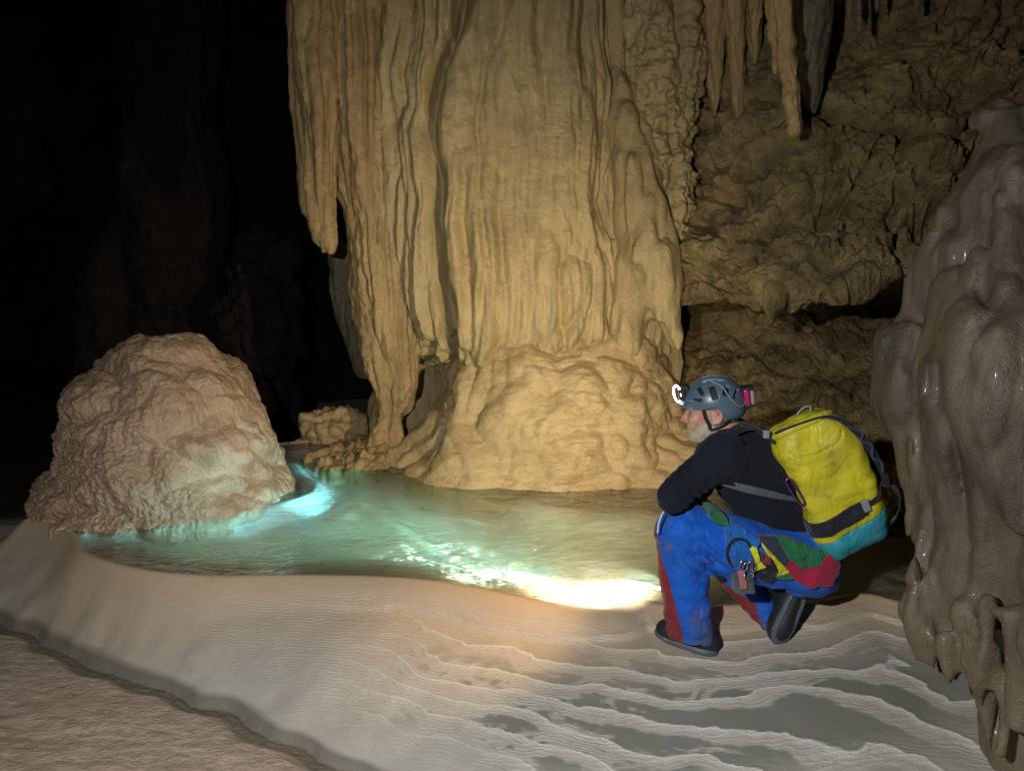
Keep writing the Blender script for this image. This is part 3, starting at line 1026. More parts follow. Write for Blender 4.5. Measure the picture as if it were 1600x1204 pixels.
for t_ in tabs:
    Y_ = t_[5]
    w_h = .12
    hang('stalactite', [(a[0], a[1], a[2], Y_, w_h * s_) for a, s_ in zip(t_[:5], (1, .95, .75, .4, .08))], t_[6], GS, amp=.04, k=11, kz=.8)
for (l, r, y1, Y_, lb) in [(1322, 1334, 34, 5.0, 'small dark stalactite spike, left of the pair at the top of the wall'), (1336, 1348, 50, 5.0, 'small dark stalactite spike, longer right one of the pair at the top of the wall'),
                           (1366, 1374, 22, 5.1, 'tiny stalactite spike at the top edge, right of the spike pair'), (1428, 1436, 20, 5.1, 'tiny rightmost stalactite spike at the top edge of the brown wall')]:
    c_ = (l + r) / 2
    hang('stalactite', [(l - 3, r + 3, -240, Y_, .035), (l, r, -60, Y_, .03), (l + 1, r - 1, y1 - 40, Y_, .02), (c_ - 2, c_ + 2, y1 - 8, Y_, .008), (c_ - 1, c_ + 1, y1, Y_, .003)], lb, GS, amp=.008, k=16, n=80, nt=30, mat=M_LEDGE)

# ------------------------------------------------------------------ near wet flowstone on the right
lo = np.array((1.0, 1.35, -.62))
hi = np.array((2.75, 3.3, 2.25))
F2 = Field(lo, hi, .0135)


def c2(a, b, ra, rb, k=.06, sc=(1, 1, 1)):
    F2.cap(P(*a), P(*b), ra, rb, k=k, sc=sc)


c2((1572, 195, 2.75), (1580, 300, 2.7), .075, .11)
c2((1555, 325, 2.7), (1610, 290, 2.7), .085, .13)
c2((1512, 355, 2.7), (1500, 410, 2.68), .085, .11)
c2((1600, 330, 2.6), (1680, 600, 2.45), .2, .4, k=.1)
c2((1540, 420, 2.7), (1600, 700, 2.6), .18, .28, k=.1)
c2((1482, 420, 2.75), (1472, 530, 2.72), .075, .10)
c2((1412, 545, 2.78), (1420, 620, 2.76), .085, .1)
c2((1385, 545, 2.82), (1392, 600, 2.82), .04, .05)
c2((1432, 600, 2.75), (1488, 760, 2.62), .09, .11)
c2((1488, 740, 2.65), (1510, 830, 2.55), .10, .13)
c2((1530, 820, 2.5), (1532, 900, 2.45), .17, .13)
c2((1610, 760, 2.5), (1640, 880, 2.4), .28, .22, k=.1)
c2((1640, 600, 2.4), (1700, 880, 2.3), .38, .28, k=.1)
c2((1476, 880, 2.5), (1478, 1000, 2.45), .07, .045)
c2((1660, 1000, 2.4), (1660, 1250, 2.3), .2, .18, k=.08)
c2((1600, 960, 2.55), (1600, 1200, 2.5), .13, .10, k=.06)
c2((1640, 1150, 2.3), (1700, 1400, 2.2), .2, .3, k=.06)
for a, b, ra in [((1446, 900, 2.47), (1450, 1010, 2.46), .014), ((1460, 930, 2.45), (1466, 1045, 2.44), .014), ((1515, 960, 2.3), (1518, 1075, 2.28), .018), ((1545, 940, 2.22), (1549, 1050, 2.2), .018), ((1575, 960, 2.15), (1579, 1120, 2.13), .022), ((1620, 980, 2.1), (1626, 1150, 2.08), .026), ((1485, 1000, 2.34), (1488, 1085, 2.33), .02), ((1530, 1020, 2.26), (1534, 1120, 2.25), .028), ((1556, 1020, 2.2), (1562, 1095, 2.2), .022), ((1600, 1000, 2.12), (1604, 1130, 2.1), .03), ((1452, 985, 2.44), (1464, 1078, 2.43), .017), ((1474, 1000, 2.42), (1482, 1062, 2.41), .017), ((1494, 1000, 2.4), (1500, 1105, 2.38), .02), ((1518, 1010, 2.36), (1522, 1070, 2.34), .024),
                 ((1540, 1040, 2.3), (1546, 1180, 2.25), .03), ((1572, 1060, 2.2), (1560, 1170, 2.15), .026), ((1590, 1060, 2.15), (1582, 1125, 2.12), .024), ((1438, 960, 2.47), (1444, 1030, 2.46), .016),
                 ((1508, 960, 2.33), (1510, 1040, 2.31), .03)]:
    c2(a, b, ra * 1.6, ra * .35, k=.03)


def wet_disp(x, y, z):
    lowz = sst(.9, .2, z)
    fold = np.abs(perlin(x * 5 + z * 1.2, y * 5, z * .8))
    wx = x + .05 * fbm(x * 3, y * 3, z * 2, 2)
    d = .08 * (billow(wx * 4.2, y * 4.2, z * 1.1, 2, .5) - .25) + .03 * (billow(x * 3, y * 3, z * 3.4, 1) - .25)
    d = d - .03 * np.exp(-(fold / .17) ** 2) + .02 * (billow(wx * 11, y * 11, z * 1.6, 2) - .2) + .016 * lowz * (billow(x * 17, y * 17, z * 7, 2) - .2) + .006 * fbm(x * 14, y * 14, z * 8, 3)
    return d * (.45 + .55 * sst(.02, .4, z))


F2.warp(wet_disp)
V_, Q_ = F2.mesh()
o = mk('flowstone_boss', V_, Q_, M_WET, origin=G(1560, 1150))
tag(o, 'wet dark grey brown flowstone boss rising beside the backpack with drips at its foot', 'rock formation')

# ------------------------------------------------------------------ far cave: rear wall and ceiling
def sheet(name, path, x0, x1, nx_, ns_, mat, amp=.5, seed=0, kind='structure'):
    pr = spline(path, ns_)
    X = np.repeat(np.linspace(x0, x1, nx_)[None], ns_, 0)
    Pg = np.stack([X, np.repeat(pr[:, 0:1], nx_, 1), np.repeat(pr[:, 1:2], nx_, 1)], -1)
    N = normals(Pg)
    d = amp * fbm(Pg[..., 0] * .45 + seed, Pg[..., 1] * .45, Pg[..., 2] * .45, 3) + .35 * amp * billow(Pg[..., 0] * 1.5, Pg[..., 1] * 1.5, Pg[..., 2] * .7 + seed, 3)
    o = mk(name, Pg + N * d[..., None], grid_faces(ns_, nx_), mat)
    return tag(o, kind=kind)


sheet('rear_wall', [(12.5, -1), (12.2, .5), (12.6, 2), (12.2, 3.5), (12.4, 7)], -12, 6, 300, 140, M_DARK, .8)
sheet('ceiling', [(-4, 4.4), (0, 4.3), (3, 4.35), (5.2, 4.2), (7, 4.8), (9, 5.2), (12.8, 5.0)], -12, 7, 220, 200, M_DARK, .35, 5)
# side and back walls so that the chamber is closed
sw = []
pth = spline([(5.0, 6.0), (5.6, 3), (4.6, 0), (3.0, -3), (-2, -3.8), (-8, -3), (-10.5, 2), (-11, 8), (-10, 13)], 200)
zz = np.linspace(-1, 6, 90)
Pg = np.stack([np.repeat(pth[:, 0][None], 90, 0), np.repeat(pth[:, 1][None], 90, 0), np.repeat(zz[:, None], 200, 1)], -1)
N = normals(Pg)
dd = .6 * fbm(Pg[..., 0] * .5, Pg[..., 1] * .5, Pg[..., 2] * .5, 4)
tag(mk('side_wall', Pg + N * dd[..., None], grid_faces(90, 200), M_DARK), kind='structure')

f_ = rows([(400, 412, 352, 8.6, .03), (375, 440, 385, 8.6, .2), (360, 458, 440, 8.6, .36), (356, 458, 500, 8.6, .4), (372, 450, 560, 8.6, .35), (380, 455, 640, 8.6, .35), (370, 470, 720, 8.6, .4)])
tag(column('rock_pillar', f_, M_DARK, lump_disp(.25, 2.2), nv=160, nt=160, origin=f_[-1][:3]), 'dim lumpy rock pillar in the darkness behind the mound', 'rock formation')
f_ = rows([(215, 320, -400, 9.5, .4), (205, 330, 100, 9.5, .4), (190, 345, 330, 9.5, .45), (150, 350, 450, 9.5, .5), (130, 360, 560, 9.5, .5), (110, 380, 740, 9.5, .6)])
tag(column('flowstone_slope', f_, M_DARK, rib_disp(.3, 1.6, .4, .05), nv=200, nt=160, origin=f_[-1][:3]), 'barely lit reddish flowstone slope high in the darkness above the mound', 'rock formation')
# ------------------------------------------------------------------ the caver
def cloth(name, c, c2=None, rough=.85, bumpd=.004, sc=90, sheen=.15, wr=7, mud=0.0):
    m = NT(name)
    v = m.coord()
    c2 = c2 or tuple(t * .7 for t in c)
    n1 = m.noise(v, 5, 4, .6)
    n2 = m.noise(v, sc, 2, .5)
    w = m.noise(m.coord((1, 1, .6)), wr * 2.2, 3, .55, .9)
    cr = m.math('ABSOLUTE', m.math('SUBTRACT', m.noise(m.coord((1, 1, .7)), wr * 1.7, 3, .5, 1.2), .5))
    colr = m.mix(m.rng(n1, .42, .68, 0, 1), c, c2)
    if mud:
        mu = m.noise(v, 11, 6, .72, .3)
        colr = m.mix(m.rng(mu, .56, .72, 0, mud), colr, (.15, .11, .065))
    nb = m.bump(m.rng(cr, 0, .07), .35, .006)
    nb = m.bump(w, .6, .014, nb)
    nb = m.bump(n2, .35, bumpd * .4, nb)
    m.bsdf(Base_Color=colr, Roughness=rough, Specular_IOR_Level=.25, Normal=nb, Sheen_Weight=sheen)
    return m.m


def split_cloth(name, ca, cb, attr):
    m = NT(name)
    v = m.coord()
    a = m.attr(attr)
    n1 = m.noise(v, 6, 4, .6)
    w = m.noise(m.coord((1, 1, .5)), 13, 3, .55, .8)
    A = m.mix(m.rng(n1, .42, .68), ca, tuple(t * .72 for t in ca))
    B = m.mix(m.rng(n1, .42, .68), cb, tuple(t * .72 for t in cb))
    f = m.rng(a, -.0008, .0008)
    colr = m.mix(f, A, B)
    mu = m.noise(v, 9, 6, .72, .3)
    zz = m.n('ShaderNodeSeparateXYZ', Vector=v).outputs[2]
    mm = m.math('ADD', m.rng(mu, .54, .72, 0, .5), m.math('MULTIPLY', m.rng(zz, .0, .28, .45, 0), m.rng(mu, .4, .6)), True)
    colr = m.mix(mm, colr, (.15, .12, .08))
    pipe = m.rng(m.math('ABSOLUTE', m.math('SUBTRACT', a, .0)), .0012, .0022, 1, 0)
    cr = m.math('ABSOLUTE', m.math('SUBTRACT', m.noise(m.coord((1, 1, .7)), 11, 3, .5, 1.2), .5))
    nb = m.bump(m.rng(cr, 0, .09), .4, .006)
    nb = m.bump(w, .6, .018, nb)
    nb = m.bump(m.math('MULTIPLY', pipe, 1.0), .5, .002, nb)
    nb = m.bump(m.noise(v, 260, 2), .25, .001, nb)
    m.bsdf(Base_Color=colr, Roughness=.75, Specular_IOR_Level=.3, Normal=nb, Sheen_Weight=.04)
    return m.m


def plain(name, c, rough=.5, spec=.5, metal=0.0, n=.0, emis=None, var=.25):
    m = NT(name)
    v = m.coord()
    nn = m.noise(v, 25, 4, .6)
    colr = m.mix(m.rng(nn, .35, .7, 0, var), c, tuple(t * .5 for t in c))
    nb = m.bump(m.noise(v, 120, 3), .2, .001 + n)
    k = dict(Base_Color=colr, Roughness=rough, Specular_IOR_Level=spec, Metallic=metal, Normal=nb)
    if emis:
        k['Emission_Color'] = emis[0] + (1,)
        k['Emission_Strength'] = emis[1]
    m.bsdf(**k)
    return m.m


def skin_mat():
    m = NT('skin')
    v = m.coord()
    c_ = m.mix(m.rng(m.noise(v, 18, 4), .4, .65), (.50, .27, .2), (.42, .18, .13))
    nb = m.bump(m.noise(v, 220, 3), .3, .001)
    m.bsdf(Base_Color=c_, Roughness=.5, Specular_IOR_Level=.4, Normal=nb, Subsurface_Weight=.12, Subsurface_Scale=.01)
    return m.m


M_SKIN = skin_mat()
M_SWEAT = cloth('navy black knit', (.009, .011, .02), (.006, .007, .012), rough=.95, sc=160, sheen=.03)
M_TROU = split_cloth('blue and burgundy trousers', (.004, .10, .52), (.22, .018, .03), 'panel')
M_RED = cloth('red harness fabric', (.32, .012, .045))
M_GREEN = cloth('green crumpled fabric', (.015, .16, .06), wr=22)
M_YEL = cloth('yellow coated fabric', (.62, .58, .02), rough=.5)
M_BLK = cloth('black webbing', (.012, .013, .018), rough=.7)
M_GREYW = cloth('grey webbing', (.09, .1, .11), rough=.7)
M_NAVY = cloth('dark slate fabric', (.03, .04, .06))
M_BAGY = cloth('yellow coated canvas', (.54, .47, .022), (.38, .33, .03), rough=.42, sc=60, sheen=0, wr=4, mud=.7)
M_BAGT = cloth('teal coated canvas', (.03, .27, .33), (.02, .17, .22), rough=.42, sc=60, sheen=0, wr=4, mud=.7)
M_RUB = plain('black rubber', (.085, .1, .125), .55)
M_SHOE = plain('dark shoe upper', (.014, .015, .018), .6)
M_GREYR = plain('grey rubber trim', (.22, .24, .25), .5)
M_HELM = plain('slate blue helmet shell', (.075, .12, .16), .35, .5)
M_DARKP = plain('dark helmet inside', (.008, .009, .011), .7)
M_PINK = plain('magenta battery case', (.42, .02, .1), .25)
M_STEEL = plain('worn steel', (.5, .5, .5), .3, .5, 1.0)
M_PURP = plain('purple anodised metal', (.22, .07, .3), .3, .5, .8)
M_BEARD = plain('grey beard hair', (.42, .38, .27), .9, .2, n=.004, var=.6)
M_HAIR = plain('grey hair', (.16, .14, .12), .9, .2, n=.003)
M_GLOW = plain('lit lamp ring', (1, .9, .95), .4, emis=((1, .86, .93), 9.0))
M_YDOT = plain('yellow rubber', (.6, .5, .03), .5)
M_EYE = plain('eye', (.16, .13, .12), .2)

U = np.array
zf = float(ground(*G(1085, 1012, -.03)[:2]))
zr = float(ground(*G(1225, 1000, -.03)[:2]))
HIPN, HIPF = P(1248, 872, 2.95), P(1252, 872, 3.2)
KNEE, ANK = P(1066, 826, 2.92), P(1080, 985, 2.9)
KNEF, ANKF = P(1110, 850, 3.18), P(1207, 968, 3.05)
SHN, SHF = P(1128, 712, 2.86), P(1120, 705, 3.2)
ELN, WRN = P(1050, 776, 2.84), P(1078, 786, 3.02)
ELF, WRF = P(1066, 800, 3.3), P(1082, 792, 3.14)
PEL, CHE, NEK = P(1240, 848, 3.07), P(1165, 722, 3.04), P(1133, 675, 3.03)
HEA = P(1112, 638, 3.03)
person = None
root = P(1150, 1000, 3.0)
root[2] = min(zf, zr)

# head frame: looks left and a little down, turned slightly away
hf = U((-.96, .2, -.14))
hf /= np.linalg.norm(hf)
hu = U((-.1, 0, 1.0))
hs = np.cross(hu, hf)
hs /= np.linalg.norm(hs)
hu = np.cross(hf, hs)
if hs[1] > 0:
    hs = -hs
HM = np.stack([hf, hs, hu])


def hp(f, s_, u):
    return HEA + hf * f + hs * s_ + hu * u


B = Field((HIPN[0] - .95, 2.62, root[2] - .02), (HIPN[0] + .2, 3.5, 1.14), .0052)
# head
B.ell(hp(-.008, 0, .026), (.092, .074, .084), HM, .01)
B.ell(hp(.03, 0, -.03), (.066, .06, .085), HM, .03)
B.ell(hp(.045, 0, -.085), (.042, .036, .03), HM, .03)
B.cap(hp(.090, 0, .0), hp(.114, 0, -.032), .010, .013, .012)
B.ell(hp(.104, .012, -.037), (.012, .008, .008), HM, .006)
B.ell(hp(.104, -.012, -.037), (.012, .008, .008), HM, .006)
for s_ in (1, -1):
    B.ell(hp(.078, .03 * s_, .022), (.018, .026, .009), HM, .014)
    B.ell(hp(.072, .04 * s_, -.028), (.02, .022, .02), HM, .02)
    B.ell(hp(.095, .03 * s_, .001), (.014, .015, .010), HM, .01, 'cut')
    # ear: rim and lobe
    for t in np.linspace(-2.0, 1.9, 10):
        B.ell(hp(-.012 - .02 * math.cos(t), .08 * s_, -.012 + .03 * math.sin(t)), (.0075, .007, .0075), HM, .008)
    B.ell(hp(-.006, .074 * s_, -.014), (.014, .008, .024), HM, .008)
    B.ell(hp(.002, .078 * s_, -.043), (.009, .007, .011), HM, .006)
B.ell(hp(.094, 0, -.058), (.012, .022, .005), HM, .006)
B.ell(hp(.092, 0, -.069), (.012, .02, .006), HM, .006)
B.ell(hp(.082, 0, -.092), (.02, .022, .016), HM, .012)
# neck and the body beneath the clothes
B.cap(hp(-.03, 0, -.05), NEK + U((.02, 0, -.03)), .058, .06, .03)
for a, b, ra, rb, sc_ in [(CHE, PEL, .125, .115, (1, 1.15, 1)), (NEK, CHE, .06, .12, (1, 1.15, 1)), (SHN, CHE, .06, .09, (1, 1, 1)), (SHF, CHE, .06, .09, (1, 1, 1)),
                          (SHN, ELN, .05, .04, (1, 1, 1)), (ELN, WRN, .042, .028, (1, 1, 1)), (SHF, ELF, .05, .04, (1, 1, 1)), (ELF, WRF, .042, .028, (1, 1, 1)),
                          (PEL, HIPN, .1, .09, (1, 1, 1)), (PEL, HIPF, .1, .09, (1, 1, 1)), (HIPN, KNEE, .085, .058, (1, 1, 1)), (KNEE, ANK, .056, .036, (1, 1, 1)),
                          (HIPF, KNEF, .085, .058, (1, 1, 1)), (KNEF, ANKF, .056, .036, (1, 1, 1))]:
    B.cap(a, b, ra, rb, .03, sc_)


def hand(wr, direction, palm_n, side, curl=.8):
    """palm, four jointed fingers of different lengths and a thumb from the side of the palm"""
    d = direction / np.linalg.norm(direction)
    n = palm_n - (palm_n @ d) * d
    n /= np.linalg.norm(n)
    w = np.cross(d, n) * side
    for q in range(4):
        r0 = wr + d * .012 + w * (q - 1.5) * .008
        r1 = wr + d * .082 + w * (q - 1.5) * .019
        B.cap(r0, r1, .015, .0115, .012)
        L = (.040, .046, .043, .033)[q]
        a = r1
        ang = .25
        for sgm, rr in ((L, .0092), (L * .62, .0085), (L * .5, .0078)):
            ang += curl * .55
            dd = d * math.cos(ang) + n * math.sin(ang)
            B.cap(a, a + dd * sgm, rr, rr * .92, .002)
            a = a + dd * sgm
    t0 = wr + d * .028 - w * .026
    t1 = t0 + d * .026 - w * .024 + n * .012
    t2 = t1 + d * .03 - w * .004 + n * .014
    B.cap(t0, t1, .014, .0105, .008)
    B.cap(t1, t2, .0105, .0085, .003)


hand(WRN, U((.35, .55, -.15)), U((-.2, .1, -1.0)), 1)
hand(WRF, U((.15, -.75, -.1)), U((.2, .1, -1.0)), -1)
V_, Q_ = B.mesh()
person = mk('person', V_, Q_, M_SKIN, origin=root)
tag(person, 'person crouching at the pool edge in blue trousers, black jumper and lit helmet lamp', 'person')

# ------------------------------------------------------------------ trousers
T = Field((KNEE[0] - .2, 2.62, root[2] + .02), (HIPN[0] + .22, 3.45, .66), .0056)


def tc(a, b, ra, rb, k=.03, sc=(1, 1, 1)):
    T.cap(a, b, ra, rb, k, sc)


tc(HIPN, P(1160, 862, 2.92), .128, .112)
tc(P(1160, 856, 2.92), P(1070, 826, 2.92), .118, .096, .04)
tc(KNEE + U((.0, 0, -.02)), P(1068, 900, 2.91), .104, .088, .04)
tc(P(1068, 900, 2.91), P(1078, 985, 2.9), .09, .088, .04)
T.ell(P(1262, 882, 3.0), (.125, .16, .12), None, .05)
T.ell(P(1262, 878, 3.16), (.12, .13, .115), None, .05)
tc(HIPF, KNEF, .11, .085)
tc(KNEF, ANKF, .08, .058)
tc(PEL, HIPN, .13, .11)
# cut the hem flat above the shoe
zc = ANK[2] - .02
T.put((KNEE[0] - .2, 2.7, zc - .2), (KNEE[0] + .28, 3.02, zc), lambda x, y, z: (z - zc + .12 * (x - ANK[0])) + 0 * y, .004, 'cut')


def wrink(x, y, z):
    w = .017 * (billow(x * 6 + z * 5, y * 5, z * 9 - x * 5, 2, .5) - .25)
    kn = np.exp(-((x - KNEE[0] - .09) / .08) ** 2 - ((z - KNEE[2] + .1) / .09) ** 2)
    w = w + .010 * kn * np.sin((z + .8 * x) * 120 + 3 * perlin(x * 9, y * 9, z * 9))
    hm = sst(ANK[2] + .12, ANK[2] + .02, z)
    w = w + .007 * hm * perlin(x * 18, y * 18, z * 28)
    return w


T.warp(wrink)
V_, Q_ = T.mesh()
pb = [(1034, 795), (1026, 815), (1028, 835), (1034, 870), (1043, 900), (1053, 940), (1060, 970), (1067, 1000)]
pbx = U([P(a, b, 2.86)[0] for a, b in pb])
pbz = U([P(a, b, 2.86)[2] for a, b in pb])
xb = np.interp(V_[:, 2], pbz[::-1], pbx[::-1])
pan = xb - V_[:, 0]
far = (V_[:, 1] > 3.02)
xm = P(1206, 960, 3.0)[0]
pan2 = -(V_[:, 2] - (P(1190, 950, 3.0)[2] - .55 * (V_[:, 0] - P(1190, 950, 3.0)[0])))
pan = np.where(far & (V_[:, 0] > P(1120, 900, 3.1)[0]), pan2, pan)
tr = mk('trousers', V_, Q_, M_TROU, parent=person, attrs=dict(panel=pan))
tag(tr, 'blue trousers with a burgundy front panel')
pp = [P(1037, 797, 2.83), P(1031, 806, 2.82), P(1027.5, 818, 2.82), P(1027, 828, 2.82)]

ribbon('piping', [P(1038, 798, 2.835), P(1033, 806, 2.825), P(1029, 818, 2.822), P(1027.5, 832, 2.825)], .006, .006, plain('white piping', (.6, .6, .58), .6), (1, 0, .3), parent=tr)

# ------------------------------------------------------------------ jumper
S = Field((KNEE[0] - .15, 2.62, .38), (HIPN[0] + .22, 3.5, .98), .0056)


def sc_(a, b, ra, rb, k=.04, sc=(1, 1, 1)):
    S.cap(a, b, ra, rb, k, sc)


sc_(P(1240, 835, 3.07), P(1190, 755, 3.05), .132, .15, .05, (1, 1.12, 1))
sc_(P(1190, 755, 3.05), P(1160, 720, 3.04), .155, .135, .05, (1, 1.15, 1))
sc_(P(1160, 725, 3.04), P(1138, 682, 3.03), .125, .066, .05, (1, 1.2, 1))
sc_(P(1150, 700, 3.04), P(1205, 735, 3.05), .11, .14, .05, (1, 1.2, 1))
S.ell(P(1262, 845, 3.07), (.105, .16, .09), None, .05)
sc_(SHN, P(1150, 730, 2.96), .082, .11, .06)
sc_(SHF, CHE, .08, .11, .06)
sc_(SHN, ELN, .083, .056, .03)
sc_(ELN, WRN, .056, .038, .02)
sc_(SHF, ELF, .078, .055, .03)
sc_(ELF, WRF, .055, .038, .02)
sc_(P(1137, 682, 3.03), P(1128, 668, 3.03), .068, .062, .02)
S.cap(P(1131, 672, 3.03), P(1122, 658, 3.03), .052, .052, .004, op='cut')
# lower hem
hemz = [(P(1130, 820, 2.9)), (P(1300, 860, 2.9))]


def hem(x, y, z):
    return z - (hemz[0][2] + (hemz[1][2] - hemz[0][2]) * (x - hemz[0][0]) / (hemz[1][0] - hemz[0][0])) + 0 * y


S.put(S.lo, S.lo + S.h * S.n, lambda x, y, z: np.where(x > P(1120, 800, 2.9)[0], hem(x, y, z), 1.0), .004, 'cut')


def wr2(x, y, z):
    w = .012 * (billow(x * 6 - z * 4, y * 5, z * 8, 2) - .25)
    el = np.exp(-((x - ELN[0] - .07) / .07) ** 2 - ((z - ELN[2] - .03) / .07) ** 2)
    w = w + .006 * el * np.sin((x + .7 * z) * 150 + 4 * perlin(x * 9, y * 9, z * 9))
    ar = np.exp(-((x - P(1140, 760, 2.9)[0]) / .06) ** 2 - ((z - P(1140, 765, 2.9)[2]) / .08) ** 2)
    return w + .012 * ar * np.sin(z * 130 + 60 * x + 3 * perlin(x * 8, y * 8, z * 8)) + .006 * perlin(x * 14, y * 14, z * 14) * .5


S.warp(wr2)
V_, Q_ = S.mesh()
tag(mk('jumper', V_, Q_, M_SWEAT, parent=person), 'long sleeved black jumper')


# ------------------------------------------------------------------ harness patches lying on trousers and jumper
def worldpoly(pts, Y=2.85):
    return U([[P(a, b, Y)[0], P(a, b, Y)[2]] for a, b in pts])


TF, SF = T, S


def biggest(v, q):
    lab = np.arange(len(v))
    while True:
        m_ = lab[q].min(1)
        new = lab.copy()
        for c in range(4):
            np.minimum.at(new, q[:, c], m_)
        new = new[new]
        if (new == lab).all():
            break
        lab = new
    ids, cnt = np.unique(lab, return_counts=True)
    keep = lab == ids[cnt.argmax()]
    mp = np.cumsum(keep) - 1
    q = q[keep[q].all(1)]
    return v[keep], mp[q]



def patch(name, pts, off, mat, parent, label=None, nz=.004, ymax=3.02, thick=.012, base=None):
    pl = worldpoly(pts)
    base = base or [TF, SF]
    lo = U((pl[:, 0].min() - .03, 2.6, pl[:, 1].min() - .03))
    hi = U((pl[:, 0].max() + .03, ymax, pl[:, 1].max() + .03))
    A = Field(lo, hi, .004)
    sl, X = A.box(A.lo, A.lo + A.h * A.n)
    xx, yy, zz_ = np.broadcast_arrays(*X)
    best = np.full(xx.shape, 1.0)
    for b in base:
        ii = [(q - b.lo[i]) / b.h for i, q in enumerate((xx, yy, zz_))]
        ok = np.ones(xx.shape, bool)
        for i in range(3):
            ok &= (ii[i] >= 0) & (ii[i] < b.n[i] - 1.001)
        i0 = [np.clip(np.floor(q).astype(int), 0, b.n[i] - 2) for i, q in enumerate(ii)]
        fr = [np.clip(q - i_, 0, 1) for q, i_ in zip(ii, i0)]
        v = 0
        for a in (0, 1):
            for c in (0, 1):
                for d_ in (0, 1):
                    v = v + b.F[i0[0] + a, i0[1] + c, i0[2] + d_] * (fr[0] if a else 1 - fr[0]) * (fr[1] if c else 1 - fr[1]) * (fr[2] if d_ else 1 - fr[2])
        best = np.minimum(best, np.where(ok, v, 1.0))
    reg = sdist(xx[:, 0, :], zz_[:, 0, :], pl)[:, None, :]
    best = best - off - .005 - nz * 1.5 * perlin(xx * 25, yy * 25, zz_ * 25) - nz * .6 * perlin(xx * 60, yy * 60, zz_ * 60)
    f = np.maximum(np.maximum(best, reg), yy - ymax)
    f = np.maximum(f, -(best + thick + off))
    A.F = f.astype(np.float32)
    # pad the border so that the shell closes
    for ax_ in range(3):
        sl_ = [slice(None)] * 3
        for e in (0, -1):
            sl_[ax_] = e
            A.F[tuple(sl_)] = 1.0
    v_, q_ = biggest(*A.mesh())
    o = mk(name, v_, q_, mat, parent=parent)
    if label:
        o['label'] = label
    return o


harn = patch('harness', [(1218, 879), (1226, 870), (1233, 864), (1241, 878), (1258, 880), (1276, 877), (1295, 856), (1311, 850), (1312, 885), (1296, 909), (1262, 912), (1240, 903), (1226, 890)], .014, M_RED, person, 'red seat harness panel', ymax=3.06, thick=.03)
patch('pack_cloth', [(1212, 838), (1240, 842), (1268, 853), (1296, 862), (1276, 878), (1243, 879), (1226, 866)], .016, M_GREEN, harn, 'crumpled green cloth', nz=.009)
patch('flap', [(1201, 892), (1222, 886), (1240, 897), (1226, 899), (1203, 897)], .011, M_GREEN, harn)
patch('flap', [(1179, 834), (1190, 846), (1227, 885), (1201, 893), (1204, 878), (1191, 857)], .016, M_YEL, harn, 'yellow triangular flap')
patch('flap', [(1161, 842), (1174, 844), (1177, 862), (1186, 871), (1168, 879), (1173, 872)], .03, M_YEL, harn, 'yellow folded flap')
patch('flap', [(1180, 832), (1214, 838), (1232, 860), (1220, 880), (1198, 858)], .009, M_NAVY, harn, 'dark slate flap')
patch('pouch', [(1180, 853), (1196, 860), (1204, 876), (1203, 888), (1194, 900), (1172, 890), (1183, 873)], .028, M_BLK, harn, 'small black pouch')
patch('flap', [(1184, 854), (1194, 860), (1192, 870), (1182, 864)], .034, M_RED, harn, 'small red flap')
patch('sleeve', [(1128, 823), (1142, 812), (1162, 822), (1182, 838), (1176, 846), (1163, 842), (1168, 872), (1160, 892), (1142, 880), (1132, 855)], .022, cloth('bright blue cloth', (.01, .12, .45), wr=14), harn, 'blue cloth bundle', nz=.011)
patch('pouch', [(1106, 800), (1118, 797), (1134, 805), (1138, 818), (1124, 816), (1110, 810)], .03, M_GREEN, harn, 'small green rolled pouch', nz=.008)
ring = [P(1155 + 19 * math.cos(a), 864 + 23 * math.sin(a), 2.785 + .01 * math.sin(a)) for a in np.linspace(0, 2 * math.pi, 20)]
tube('loop', [tuple(p) + (.0055,) for p in ring], M_BLK, n=80, nt=8, parent=harn)
bx = Field(P(1140, 880, 2.7) - U((.02, .04, .14)), P(1185, 870, 2.86) + U((.02, .06, .02)), .004)
ang = .18
MB_ = U(((math.cos(ang), 0, math.sin(ang)), (0, 1, 0), (-math.sin(ang), 0, math.cos(ang))))
bx.rbox(P(1161, 914, 2.79), (.038, .03, .048), .012, MB_)
bx.ell(P(1161, 905, 2.75), (.018, .02, .03), None, .008, 'cut')
V_, Q_ = bx.mesh()
gd = mk('gear_pouch', V_, Q_, M_GREYW, parent=harn)
gd['label'] = 'grey and pink gear pouch with metal clips'
bx = Field(P(1150, 930, 2.7), P(1180, 880, 2.8) + U((0, .03, 0)), .0035)
bx.rbox(P(1160, 905, 2.757), (.014, .008, .038), .004, MB_)
V_, Q_ = bx.mesh()
mk('strap', V_, Q_, plain('faded pink webbing', (.36, .12, .13), .7), parent=harn)
for (cx_, cy_, rx_, rz_) in ((1168, 890, 8, 12), (1174, 886, 7, 9), (1162, 884, 6, 9), (1170, 898, 7, 10)):
    rg = [P(cx_ + rx_ * math.cos(a), cy_ + rz_ * math.sin(a), 2.755 + .012 * math.sin(a * 1.3 + cx_)) for a in np.linspace(0, 2 * math.pi, 14)]
    tube('clip', [tuple(p) + (.0032,) for p in rg], M_STEEL, n=40, nt=8, parent=harn)
cs = [P(1112, 748, 2.95), P(1118, 750, 2.875), P(1135, 755, 2.85), P(1165, 763, 2.838), P(1205, 772, 2.842), P(1238, 779, 2.86), P(1258, 782, 2.9)]
o = ribbon('chest_strap', cs, [.018, .02, .024, .03, .028, .016, .012], .004, M_GREYW, (.2, 0, 1), parent=harn)
bk = Field(P(1110, 765, 2.8), P(1150, 735, 2.9), .003)
bk.rbox(P(1124, 751, 2.868), (.018, .006, .013), .003)
